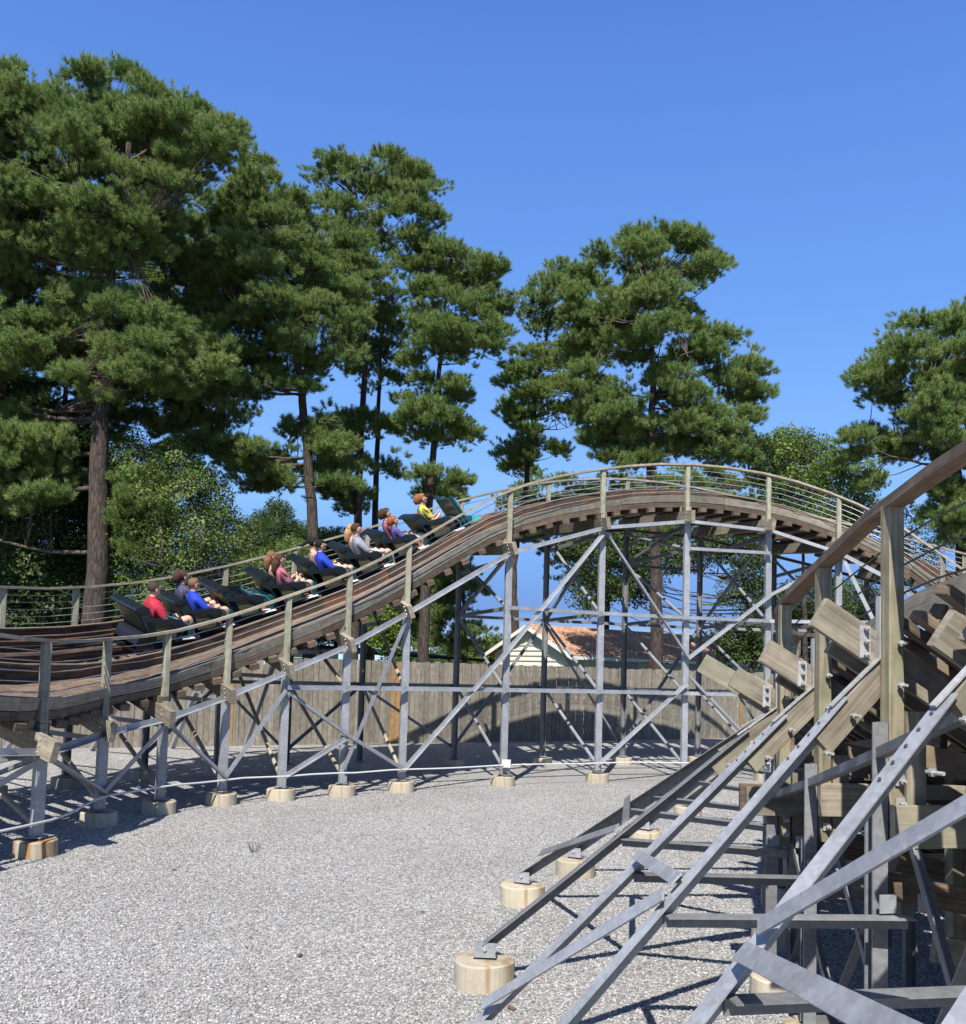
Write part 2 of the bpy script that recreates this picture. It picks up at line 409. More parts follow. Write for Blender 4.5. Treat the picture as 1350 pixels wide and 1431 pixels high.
# gravel yard up to the fence line y = 29.23 + .58 x
def fence_y(x): return 25.63 + .579 * x
def ground_z(x, y):
    t = max(0., min(1., (y - fence_y(x) + 5) / 5)); return .28 * t * t * (3 - 2 * t) if t < 1 else .28
gv, gf = [], []
gx = [-34 + 82 * i / 60 for i in range(61)]; gt = [-1, -.5] + [k / 12 for k in range(13)]
for x_ in gx:
    f_ = fence_y(x_) + .1
    for t_ in gt:
        y_ = -30 + (f_ - 5 + 30) * (t_ + 1) if t_ < 0 else f_ - 5 + 5 * t_
        gv.append((x_, y_, ground_z(x_, y_)))
nt_ = len(gt)
for i in range(60):
    for j in range(nt_ - 1): gf.append((i * nt_ + j, (i + 1) * nt_ + j, (i + 1) * nt_ + j + 1, i * nt_ + j + 1))
g = link('gravel_yard', mesh('gravel_yard', gv, gf, None, True), M['gravel']); g['kind'] = 'structure'

# ------------------------------------------------------------------ coaster builder
class Track:
    def __init__(s, A, B, H):
        s.A, s.B, s.H = [V(a) for a in A], [V(b) for b in B], H
    def ab(s, t): return catmull(s.A, t), catmull(s.B, t)
    def frame(s, t):
        a, b = s.ab(t); a = a - V((0, 0, s.H)); b = b - V((0, 0, s.H))
        W = (b - a).length; u = (b - a) / W
        e = .02; a1, b1 = s.ab(t + e); a0, b0 = s.ab(t - e)
        T = ((a1 + b1) - (a0 + b0)).normalized()
        up = T.cross(u)
        if up.z < 0: up = -up
        up.normalize(); T = (T - T.dot(u) * u).normalized()
        return a, u, up, T, W
    def p(s, t, sd, h, frac=0.):
        a, u, up, T, W = s.frame(t); return a + u * (sd + frac * W) + up * h
    def length(s, t0, t1, n=200):
        L = [0.]; ts = [t0 + (t1 - t0) * i / n for i in range(n + 1)]
        pts = [s.p(t, 0, 0, .5) for t in ts]
        for i in range(n): L.append(L[-1] + (pts[i + 1] - pts[i]).length)
        return ts, L
    def even(s, t0, t1, step):
        ts, L = s.length(t0, t1); n = max(1, round(L[-1] / step))
        return [float(np.interp(L[-1] * k / n, L, ts)) for k in range(n + 1)]
def ribbon(tr, parent, name, mat, t0, t1, step, sd, h, w, th, frac=0., gap=.001, sub=3, jit=0., n_max=None):
    ts = tr.even(t0, t1, step); out = []
    for k in range(len(ts) - 1):
        a, b = ts[k], ts[k + 1]; g = (b - a) * gap
        fr = []; dj = rnd.uniform(-jit, jit)
        for q in range(sub + 1):
            t = a + g + (b - a - 2 * g) * q / sub
            A, u, up, T, W = tr.frame(t)
            fr.append((A + u * (sd + frac * W) + up * (h + dj), u, up))
        o = MB().sweep(fr, rect(w, th)).build(name, mat, parent, origin=fr[0][0]); out.append(o)
    return out

def cable_line(pts, r, name, mat, parent):
    return MB().sweep(tube(pts, r, 5), circ(r, 5)).build(name, mat, parent, smooth=True, origin=pts[0])

def footing(x, y, r, h, label, group):
    mb = MB(); n = 40; c = .012; h = h - .02
    prof = [(r * 1.02, -.15), (r * 1.0, 0), (r * .985, h - c), (r * .985 - c, h)]
    vv, ff, uv = [], [], []
    ph = rnd.uniform(0, 9)
    for k, (rr, z) in enumerate(prof):
        for i in range(n):
            a = 2 * math.pi * i / n; q = rr * (1 + .008 * math.sin(2 * a + ph) + .004 * math.sin(5 * a + ph * 2))
            vv.append((q * math.cos(a), q * math.sin(a), z + (.006 * math.sin(2 * a + ph) if k > 1 else 0)))
    for k in range(3):
        for i in range(n):
            j = (i + 1) % n; ff.append((k * n + i, k * n + j, (k + 1) * n + j, (k + 1) * n + i))
    ff.append(tuple(3 * n + i for i in range(n)))
    o = link('concrete_footing', mesh('concrete_footing', vv, ff), M['rustconcrete'] if label.startswith('orange') else M['concrete'], None, (x, y, 0))  # cast into the gravel
    return tag(o, label, 'footing', group)

# ================================================================== FAR COASTER
NR = [(-6.9, 7.9, 2.75), (-5.45, 9.15, 2.5), (-4.89, 10.87, 2.38), (-5.0, 12.93, 2.46), (-4.58, 14.07, 2.60), (-3.96, 15.1, 2.91), (-3.19, 15.82, 3.31),
      (-2.3, 16.52, 3.77), (-1.36, 17.28, 4.40), (.47, 18.56, 5.68), (2.39, 19.58, 6.36), (4.25, 20.21, 6.64), (6.08, 20.6, 6.55), (7.5, 20.35, 6.07),
      (8.45, 19.75, 5.42), (9.0, 18.85, 4.68), (9.5, 17.5, 3.75), (9.9, 16.0, 3.1)]
OR = [(-9.6, 10.4, 3.5), (-8.9, 11.6, 3.35), (-8.3, 13.2, 3.26), (-7.52, 15.1, 3.27), (-6.97, 16.5, 3.40), (-6.1, 17.8, 3.67), (-5.04, 18.8, 4.07),
      (-3.87, 19.6, 4.55), (-2.51, 20.5, 5.13), (-.55, 21.65, 6.0), (1.48, 22.7, 6.67), (3.45, 23.4, 6.93), (5.44, 24.2, 6.9), (7.3, 24.2, 6.5),
      (9.4, 23.6, 5.9), (11.2, 22.4, 5.2), (12.7, 20.4, 4.3), (13.4, 17.8, 3.6)]
FT = Track(NR, OR, 1.0)
OFF = 2                                     # index of the post called N0
far = tag(empty('roller_coaster', (NR[2][0], NR[2][1], 0)),
          'long wooden coaster track on grey steel columns, curving up over a hump behind the train', 'roller coaster')
NN = len(NR)
POST = rect(.092, .092, .006)
def col_frame(tr, t):
    a, u, up, T, W = tr.frame(t); uh = V((u.x, u.y, 0)).normalized(); th = V((-uh.y, uh.x, 0))
    return uh, th
def vpiece(name, p, z0, z1, prof, mat, parent, facing):
    f = V(facing).normalized(); r = V((f.y, -f.x, 0))
    fr = [(V((p.x, p.y, z0)), r, f), (V((p.x, p.y, z1)), r, f)]
    return MB().sweep(fr, prof).build(name, mat, parent, origin=(p.x, p.y, z0))
def bolt(p, d, parent, r=.014, l=.03, mat=None):
    p = V(p); d = V(d).normalized()
    return piece('bolt', p, p + d * l, circ(r, 6), mat or M['bolt'], parent)

LEV = [1.78, 3.35, 4.8]
tops = {}
for i in range(1, NN):
    if i == NN - 1: continue
    a, b = FT.A[i], FT.B[i]
    uh, th = col_frame(FT, i)
    aj, bj = a.z - 1.27, b.z - 1.27            # joint between timber and steel
    near_out = -uh
    # timber posts
    vpiece('timber_post', a, max(.9, aj - .16), a.z - .02, POST, M['post'], far, near_out)
    vpiece('timber_post', b, bj - .1, b.z - .02, POST, M['post'], far, uh)
    # steel columns: channels of 13 cm
    an = a + uh * .075; bn = b - uh * .075
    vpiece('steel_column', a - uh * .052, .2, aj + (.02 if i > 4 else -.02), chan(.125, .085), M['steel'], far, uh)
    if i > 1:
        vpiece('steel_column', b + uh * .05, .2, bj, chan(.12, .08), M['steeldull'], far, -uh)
    # base plates
    for q in (a, b):
        MB().box((q.x, q.y, .208), (.2, .2, .016)).build('base_plate', M['steeldull'], far, origin=(q.x, q.y, .2))
    # ledger: two raking boards, one each side of the post, sticking out past the near post
    A, u, up, T, W = FT.frame(i)
    p0 = A - u * .48 + up * (-.12) - T * .088; p1 = A + u * (W + .25) + up * (-.12) - T * .088
    piece('ledger_board', p0, p1, rect(.082, .235), M['board'], far, up)
    # small block between post and edge board
    piece('post_block', A + T * .13 + up * .04 + u * .075, A - T * .13 + up * .04 + u * .075, rect(.04, .13), M['board'], far, up)
    for k in range(3):
        bolt(A - u * .22 + up * (-.19 + .07 * k) - T * .129, -T, far, .013, .012)
    # cross members of the steel bent
    ap, bp = a + uh * .03, b - uh * .03
    lv = [z for z in LEV if z < aj - .5]
    for z in lv:
        piece('cross_tie', (ap.x, ap.y, z), (bp.x, bp.y, z), angle(.07, .008), M['steeldull'], far)
    piece('cross_tie', (ap.x, ap.y, aj - .1), (bp.x, bp.y, aj - .1), angle(.07, .008), M['steeldull'], far)
    zz = [.3] + lv + [min(aj, bj)]
    if i > 3:
        for k in range(len(zz) - 1):
            hi = zz[k + 1] if k < len(zz) - 2 else bj - .1
            piece('raking_pipe', (bp.x, bp.y, hi), (ap.x, ap.y, zz[k] + .05), circ(.034, 8), M['rustpipe'] if i < 9 else M['steel'], far)
            if i > 8 and k == len(zz) - 2 and i < 14:
                piece('raking_angle', (ap.x, ap.y, aj), (bp.x, bp.y, zz[k] + .05), angle(.06, .008), M['steeldull'], far)
    else:
        piece('raking_pipe', (bp.x, bp.y, bj - .05), (ap.x, ap.y, .33), circ(.034, 8), M['rustpipe'], far)
        piece('raking_angle', (ap.x, ap.y, aj), (bp.x, bp.y, .33), angle(.06, .008), M['steeldull'], far)
    tops[i] = (a, b, aj, bj, uh, th)
# longitudinal chords and braces on the near row
def face_pt(i, z, side=0, off=.115):
    a, b, aj, bj, uh, th = tops[i]
    q = (a - uh * off) if side == 0 else (b + uh * off)
    return V((q.x, q.y, z))
for i in range(1, NN - 2):
    a, b, aj, bj, uh, th = tops[i]; a2, b2, aj2, bj2, uh2, th2 = tops[i + 1]
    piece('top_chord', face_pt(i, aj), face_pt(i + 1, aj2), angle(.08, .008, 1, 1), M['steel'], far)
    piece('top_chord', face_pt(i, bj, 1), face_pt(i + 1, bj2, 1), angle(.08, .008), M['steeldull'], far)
    for li, z in enumerate(LEV):
        if z < min(aj, aj2) - .35 or (li == 0 and 6 <= i and z < max(aj, aj2)):
            piece('level_chord', face_pt(i, z), face_pt(i + 1, z), angle(.075, .008), M['steel'], far)
            if z < min(bj, bj2) - .3:
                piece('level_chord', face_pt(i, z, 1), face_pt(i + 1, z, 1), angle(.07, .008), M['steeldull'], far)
def brace(i, z0, j, z1, side=0, off=.13, mat='steel', w=.07):
    piece('diagonal_brace', face_pt(i, z0, side, off), face_pt(j, z1, side, off), angle(w, .008), M[mat], far)
aj = {i: tops[i][2] for i in tops}; bj = {i: tops[i][3] for i in tops}
N0 = OFF
brace(N0, aj[N0] - .05, N0 + 1, .4); brace(N0, aj[N0] - .05, N0 - 1, .4)
brace(N0 + 2, aj[N0 + 2] - .08, N0 + 1, .4); brace(N0 + 2, aj[N0 + 2] - .08, N0 + 3, .38, off=.14)
brace(N0 + 4, 1.75, N0 + 3, .38); brace(N0 + 4, 1.7, N0 + 5, 1.0); brace(N0 + 5, 1.0, N0 + 6, .36); brace(N0 + 4, .36, N0 + 5, .95, off=.145)
brace(N0 + 6, aj[N0 + 6] - .08, N0 + 5, .45, off=.145)
brace(N0 + 6, .36, N0 + 7, 2.55); brace(N0 + 7, 2.55, N0 + 8, aj[N0 + 8] - .08)
brace(N0 + 8, aj[N0 + 8] - .08, N0 + 9, 2.5, off=.145); brace(N0 + 9, 2.15, N0 + 10, .4, off=.145)
brace(N0 + 8, .36, N0 + 9, 2.0); brace(N0 + 9, 2.5, N0 + 10, 3.9); brace(N0 + 10, 3.9, N0 + 11, aj[N0 + 11] - .1)
brace(N0 + 11, aj[N0 + 11] - .05, N0 + 12, 2.4, off=.145); brace(N0 + 12, 2.3, N0 + 13, .4)
for i in range(N0 + 3, NN - 3):
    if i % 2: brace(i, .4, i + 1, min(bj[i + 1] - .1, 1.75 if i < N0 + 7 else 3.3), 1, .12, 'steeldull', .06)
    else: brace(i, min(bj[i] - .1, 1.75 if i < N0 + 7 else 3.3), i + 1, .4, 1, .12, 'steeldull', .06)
# raking struts behind the banked turn
back_feet = []
for i in range(1, N0 + 6):
    a, b, aj_, bj_, uh, th = tops[i]
    f = b + uh * 3.3; foot = V((f.x, f.y, .22))
    if foot.y > fence_y(foot.x) - .35: foot.y = fence_y(foot.x) - .35
    piece('raking_strut', b + V((0, 0, -1.2)) + uh * .05, foot, angle(.09, .009), M['steel'], far)
    mid = (b + V((0, 0, -1.2)) + foot) / 2
    piece('cross_tie', (b.x, b.y, mid.z), mid, angle(.06, .008), M['steel'], far)
    back_feet.append(foot)
# track work
t0, t1 = .3, NN - 1.35
for t in FT.even(t0, t1, .42):
    A, u, up, T, W = FT.frame(t)
    piece('tie_board', A - u * .03 + up * .045, A + u * (W + .06) + up * .045, rect(.14, .09), M['dark'], far, up)
for nm, mt, sd, h, wd, th_, fr, st, jt in [
    ('edge_board', 'edge', .085, .28, .04, .145, 0, 2.4, .003), ('edge_board', 'edge', -.085, .28, .04, .145, 1, 2.4, .003),
    ('edge_joist', 'dark', .09, .145, .05, .10, 0, 2.4, 0),
    ('walkway_plank', 'plank', .235, .325, .21, .032, 0, 2.2, .004), ('walkway_plank', 'plank', .46, .325, .21, .032, 0, 2.6, .004),
    ('walkway_plank', 'plank', .64, .322, .21, .032, 0, 2.3, .004), 
    ('walkway_plank', 'plank', -.235, .325, .21, .032, 1, 2.2, .004), ('walkway_plank', 'plank', -.46, .325, .21, .032, 1, 2.6, .004),
    ('walkway_plank', 'plank', -.685, .325, .21, .032, 1, 2.3, .004), ('walkway_joist', 'dark', .5, .20, .05, .20, 0, 3, 0), ('walkway_joist', 'dark', -.5, .20, .05, .20, 1, 3, 0)]:
    ribbon(FT, far, nm, M[mt], t0, t1, st, sd, h, wd, th_, fr, jit=jt)
CEN = .5
for side in (-1, 1):
    s0 = side * .56
    for k in range(4):
        ribbon(FT, far, 'laminated_rail_board', M['track'], t0 + (.02 * k), t1, 3.2 + .17 * k, s0 + side * rnd.uniform(-.004, .004), .11 + .041 * k, .20, .037, CEN)
    for k in range(2):
        ribbon(FT, far, 'laminated_rail_board', M['track'], t0 + (.02 * k), t1, 3.4 + .2 * k, s0 + side * .19, .275 + .041 * k, .16 - .05 * k, .037, CEN)
    ribbon(FT, far, 'guard_board', M['track'], t0, t1, 3.0, side * 1.06, .385, .045, .24, CEN)
    ribbon(FT, far, 'guard_cap', M['plank'], t0, t1, 3.3, side * 1.06, .518, .06, .022, CEN)
    for k, (sd_, h_) in enumerate(((.95, .36), (.86, .40), (.77, .35))):
        ribbon(FT, far, 'guard_layer', M['track'], t0, t1, 3.1 + .2 * k, side * sd_, h_, .07, .10, CEN, jit=.004)
    ribbon(FT, far, 'running_strap', M['railsteel'], t0, t1, 4.5, s0 - side * .02, .262, .1, .012, CEN, sub=5)
# handrails and cables
def handrail(tr, side, t0, t1, mat, parent, w=.14, th=.04, step=2.4):
    ts = tr.even(t0, t1, step)
    for k in range(len(ts) - 1):
        fr = []
        for q in range(4):
            t = ts[k] + (ts[k + 1] - ts[k]) * q / 3
            a, b = tr.ab(t); p = (a, b)[side]; a_, u, up, T, W = tr.frame(t)
            uh = V((u.x, u.y, 0)).normalized()
            a0, b0 = tr.ab(t - .02); a1, b1 = tr.ab(t + .02); d = ((a1, b1)[side] - (a0, b0)[side]).normalized()
            n = uh.cross(d).normalized();  n = n if n.z > 0 else -n
            fr.append((p + V((0, 0, .0)), uh, n))
        MB().sweep(fr, rect(w, th)).build('handrail', mat, parent, origin=fr[0][0])
handrail(FT, 0, .3, NN - 1.35, M['rail'], far); handrail(FT, 1, .3, NN - 1.35, M['rail'], far)
for side in (0, 1):
    for k in range(5):
        pts = []
        for t in FT.even(.5, NN - 1.5, .9):
            p = FT.ab(t)[side]; pts.append(V((p.x, p.y, p.z - .12 - .115 * k)))
        cable_line(pts, .006, 'handrail_cable', M['cable'], far)
# white conduit along the near feet
pts = []
for t in FT.even(.6, N0 + 11.4, .5):
    a, b = FT.ab(t); A, u, up, T, W = FT.frame(t); uh = V((u.x, u.y, 0)).normalized()
    q = a - uh * .19; pts.append(V((q.x, q.y, .40 + .008 * math.sin(t * 5))))
conduit = MB().sweep(tube(pts, .02), circ(.0145, 8)).build('conduit_pipe', M['pvc'], None, smooth=True, origin=pts[0])
tag(conduit, 'thin white conduit pipe strapped along the feet of the near coaster columns', 'pipe')
q = tops[N0 + 7][0] - tops[N0 + 7][4] * .17
jb = tag(empty('junction_box', (q.x, q.y, .36)), 'small white electrical box on a column foot, under the middle of the hump', 'electrical box')
MB().box((q.x, q.y, .43), (.17, .1, .15), None, .012).build('box_body', M['pvc'], jb, origin=(q.x, q.y, .43))
MB().box((q.x, q.y - .055, .43), (.15, .012, .13)).build('box_lid', M['pvc'], jb, origin=(q.x, q.y - .055, .43))
# footings of the far coaster
desc = ['orange-stained', 'tall cracked', 'pale', 'low', 'rust-streaked', 'low grey', 'pale grey', 'low flat', 'wide sunlit', 'pale round']
ordn = ['first', 'second', 'third', 'fourth', 'fifth', 'sixth', 'seventh', 'eighth', 'ninth', 'tenth', 'eleventh', 'twelfth', 'thirteenth', 'fourteenth', 'fifteenth', 'sixteenth']
for i in range(1, NN - 1):
    a, b = FT.A[i], FT.B[i]; k = i - N0
    o1 = ('orange-stained footing under the leftmost front column of the far coaster' if k == 0 else 'front-row far footing beyond the left edge, ' + ordn[i - 1] if k < 0
          else 'footing under the front row of far columns, ' + ordn[k] + ' from the left' if k < 11 else 'front-row far footing hidden behind the near turn, ' + ordn[k] + ' from the left')
    footing(a.x, a.y, .235, .2, o1, 'footings of the far coaster, front row')
    o2 = ('shaded footing under the rear row of far columns, ' + ordn[k - 2] + ' from the left') if 2 <= k < 11 else ('rear-row far footing beyond the left edge, ' + ordn[i - 1]) if k < 2 else ('rear-row far footing hidden behind the near turn, ' + ordn[k - 2] + ' from the left')
    footing(b.x, b.y, .235, .2, o2, 'footings of the far coaster, rear row')
for k, f in enumerate(back_feet):
    footing(f.x, f.y, .22, .2, 'footing of a raking strut close to the fence, ' + ordn[k] + ' from the left', 'strut footings beside the fence')

# ================================================================== NEAR COASTER
PR = [(1.35, .7, 3.1), (1.58, 1.95, 3.08), (1.76, 3.2, 3.07), (1.89, 4.45, 3.03), (2.03, 5.75, 2.88), (2.1, 6.7, 2.72), (2.5, 8.1, 2.67), (2.99, 9.5, 2.67), (3.58, 11.0, 2.70),
      (4.55, 12.6, 2.77), (5.75, 13.75, 2.95), (7.2, 14.4, 3.2), (8.8, 14.6, 3.5)]
nrm = [(.96, .28), (.96, .28), (.97, .25), (.98, .2), (.99, .1), (.99, -.03), (.95, -.3), (.9, -.42), (.8, -.6), (.6, -.8), (.32, -.95), (.1, -1), (0, -1)]
DRP = [1.5] * 9 + [1.4, 1.3, 1.2, 1.1]
QR = [(p[0] + n[0] * 2.6, p[1] + n[1] * 2.6, p[2] - d) for p, n, d in zip(PR, nrm, DRP)]
NT = Track(PR, QR, .66)
near = tag(empty('roller_coaster', (2.03, 5.75, 0)),
           'steeply banked wooden coaster turn in the right foreground, propped by raking steel struts', 'roller coaster')
feet = {1: (-.45, 1.1), 2: (-.23, 2.5), 3: (-.05, 4.0), 4: (.05, 5.42), 5: (.08, 6.91), 6: (.45, 9.31), 7: (1.08, 10.63), 8: (2.19, 12.66), 9: (3.24, 15.04)}
PST = rect(.076, .076, .005)
NP = len(PR)
woodend = {1: 1.7, 2: 1.65, 3: 1.56, 4: 1.25, 5: 1.05, 6: .95, 7: .95}
strut = {}
def nbolt(p, d, l=.05, r=.013, head=True):
    bolt(p, d, near, r * .55, l)
    if head: piece('bolt_nut', V(p) + V(d).normalized() * (l * .25), V(p) + V(d).normalized() * (l * .25 + .014), circ(r * 1.15, 6), M['plate'], near)
for i in range(1, NP - 1):
    p, q = NT.A[i], NT.B[i]
    A, u, up, T, W = NT.frame(i)
    uh = V((u.x, u.y, 0)).normalized(); th = V((-uh.y, uh.x, 0))
    if th.y < 0: th = -th                      # along the track, away from the camera
    we = woodend.get(i, .95)
    vpiece('timber_post', p, we, p.z - .02, PST, M['npost'], near, -uh)
    vpiece('timber_post', q, .45, q.z - .02, PST, M['npost'], near, uh)
    vpiece('steel_column', p - uh * .052 - th * .045, .2, we + .45, [(x, y) for x, y in angle(.075, .009, 1, -1)], M['steeldull'], near, -th)
    vpiece('steel_column', p + th * .045 - uh * .03, .2, we, angle(.075, .009, 1, -1), M['steeldull'], near, -th)
    vpiece('steel_column', q - th * .056, .2, max(.5, q.z - 1.1), chan(.10, .065), M['steeldull'], near, -th)
    for c in (p, q):
        MB().box((c.x, c.y, .208), (.2, .2, .016)).build('base_plate', M['steeldull'], near, origin=(c.x, c.y, .2))
    # three square washers with bolts at the splice
    for k in range(3):
        c = V((p.x, p.y, we + .08 + .085 * k)) - th * .06 + uh * .07
    if i > 2:
        for k in range(3):
            c = V((p.x, p.y, we + .09 + .1 * k)) - th * .047 + uh * .008
            MB().box(c, (.046, .008, .046), Matrix((uh, th, V((0, 0, 1)))).transposed()).build('washer_plate', M['plate'], near, origin=c)
            nbolt(c - th * .004, -th, .04)
    bk = V((p.x, p.y, 0)) + uh * .10
    piece('splice_timber', (bk.x, bk.y, we + .02), (bk.x, bk.y, we + .5), rect(.10, .07), M['board'], near, up=th)
    # banked ledger boards: camera side and far side of the post
    for k_, (off_, ext, dr_) in enumerate(((.063, .36, .05), (.20, .16 if i != 6 else .72, .07))):
        if i < 3: ext = .08
        p0 = A - u * ext - up * dr_ + th * off_; p1 = A + u * (W + .3) - up * dr_ + th * off_
        piece('ledger_board', p0, p1, rect(.038, .148 if (i != 6 or k_ == 0) else .17, .003), M['board'], near, up)
    # horizontal cross timbers
    hz = {1: 1.5, 2: 1.5, 3: 1.55, 4: 1.5, 5: 1.36, 6: 1.3}.get(i, 1.25)
    for sgn in (-1, 1):
        piece('cross_timber', V((p.x, p.y, hz)) - uh * (.28 if i == 5 else .06) + th * (sgn * .09), V((q.x, q.y, hz)) + uh * .1 + th * (sgn * .09), rect(.038, .19, .003), M['dark'] if sgn > 0 else M['board'], near)
    if i % 2: piece('cross_timber', V((p.x, p.y, hz - .6)) + th * .12 + uh * .3, V((q.x, q.y, .6)) + th * .12, rect(.038, .12), M['board'], near)
    if i in feet:
        J = V((p.x, p.y, p.z - .76)) + th * .064
        F = V((*feet[i], .26))
        d = (F - J).normalized()
        L = (F - J).length
        # timber upper part
        wl = {3: .50, 4: .62}.get(i, .62) if i > 2 else .28
        n_up = (V((0, 0, 1)) - d * d.z).normalized()
        piece('strut_timber', J - d * .02 - n_up * .02, J + d * wl - n_up * .02, rect(.04, .125, .003), M['board'], near, n_up)
        # steel angle laid on the upper edge of the timber, down to the foot
        s_ = d.cross(n_up).normalized(); s_ = s_ if s_.y < 0 else -s_
        base = n_up * .050
        frs = [(J + d * .26 + base, s_, -n_up), (J + d * (L * .75) + base * .6, s_, -n_up), (F + n_up * .03, s_, -n_up)]
        kw = .62 if i < 4 else .85 if i == 4 else 1.0
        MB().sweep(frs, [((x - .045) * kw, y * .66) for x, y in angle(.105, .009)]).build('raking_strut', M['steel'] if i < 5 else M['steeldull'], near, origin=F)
        strut[i] = (J, F, d, L, n_up, s_)
        # bent plate from the post onto the timber
        nrm_ = s_
        c0 = V((p.x, p.y, 0)) - uh * .048 + th * .035
        pl = [V((c0.x, c0.y, J.z + .32)), V((c0.x, c0.y, J.z + .03)), J + d * .34 + n_up * .066]
        for a_, b_ in ((pl[0], pl[1]), (pl[1], pl[2])):
            dd = (b_ - a_).normalized(); nn_ = nrm_.cross(dd).normalized()
            MB().sweep([(a_, nrm_, nn_), (b_, nrm_, nn_)], rect(.028, .008)).build('bent_strap', M['plate'], near, origin=a_)
        for k in range(5):
            c = J + d * (.36 + .075 * k) + n_up * .052 + s_ * (.0)
            bolt(c, n_up, near, .0065, .004, M['cabledark'])
        for k in range(2):
            nbolt(J + d * (.30 + .22 * k) - n_up * (.03 + .02 * k) + s_ * .02, s_, .07)
        # ledger plate with three bolts
        cpl = A - u * .10 - up * .05 + th * .040
        MB().box(cpl, (.055, .007, .15), Matrix((uh, th, V((0, 0, 1)))).transposed()).build('ledger_plate', M['plate'], near, origin=cpl)
        for k in range(3): nbolt(cpl + V((0, 0, -.06 + .06 * k)) - th * .004, -th, .035, .011)
        for k in range(2): nbolt(V((p.x, p.y, J.z + .10 - .19 * k)) - th * .043 + uh * .005, -th, .06)
        # foot bracket
        fb = V((F.x, F.y, .2)); rt = Matrix((uh, th, V((0, 0, 1)))).transposed()
        MB().box(fb + V((0, 0, .006)), (.16, .11, .012), rt).build('foot_plate', M['steel'], near, origin=fb)
        MB().box(fb + V((0, 0, .055)) - th * .05, (.15, .009, .09), rt).build('foot_plate', M['steel'], near, origin=fb)
        bolt(fb + V((0, 0, .06)) - th * .055, -th, near, .014, .015)
        # tie bar from strut to column at 1.1 m
        tz = {1: 1.25, 2: 1.27, 3: 1.17, 4: 1.07, 5: 1.05, 6: .99, 7: .93, 8: .9, 9: .9}[i]
        f_ = (J.z - tz) / (J.z - F.z); sp = J + (F - J) * f_
        piece('tie_bar', sp + s_ * -.02, V((p.x, p.y, tz)) - th * .11, [(x, y * .7) for x, y in angle(.085, .008, 1, -1)], M['steeldull'], near)
        gp = V((p.x, p.y, tz + .05)) - th * .115 - uh * .0
        for e in (-.1, .09):
            MB().box(gp + uh * e, (.08, .007, .08), rt).build('gusset_plate', M['steel'], near, origin=gp)
def sp(i, f, off=.03):
    J, F, d, L, n_up, s_ = strut[i]; return J + (F - J) * f + n_up * .085 + s_ * off
# bracing between neighbouring struts
def nb(a, b, mat='steel', w=.065, nm='strut_brace'):
    piece(nm, a, b, rect(w, .009), M[mat], near, up=V((-.6, -.5, .6)))
nb(sp(3, .50), sp(4, .54)); nb(sp(3, .53), sp(4, .97))
nb(sp(5, .50), sp(6, .54), 'steeldull'); nb(sp(5, .53), sp(6, .90), 'steeldull')
nb(sp(1, .08), sp(2, .44), 'steel', .052); nb(sp(1, .38), sp(2, .47), 'steel', .065)
# longitudinal angle across the post faces
def pf(i, z, off=.10):
    p = NT.A[i]; A, u, up, T, W = NT.frame(i); uh = V((u.x, u.y, 0)).normalized(); th = V((-uh.y, uh.x, 0)); th = th if th.y > 0 else -th
    return V((p.x, p.y, z)) - uh * off - th * .0
zc = {1: 2.35, 2: 2.12, 3: 1.84, 4: 1.56, 5: 1.36, 6: 1.25, 7: 1.2, 8: 1.2, 9: 1.25}
for i in range(1, 9):
    piece('side_chord', pf(i, zc[i]), pf(i + 1, zc[i + 1]), angle(.045, .007), M['steeldull'], near)
for i in range(1, 8):
    piece('column_brace', pf(i, .28, -.05), pf(i + 1, zc[i + 1] - .3, -.05), angle(.05, .007), M['steeldull'], near)
    piece('column_brace', pf(i, zc[i] - .3, -.075), pf(i + 1, .28, -.075), rect(.05, .008), M['steeldull'], near)
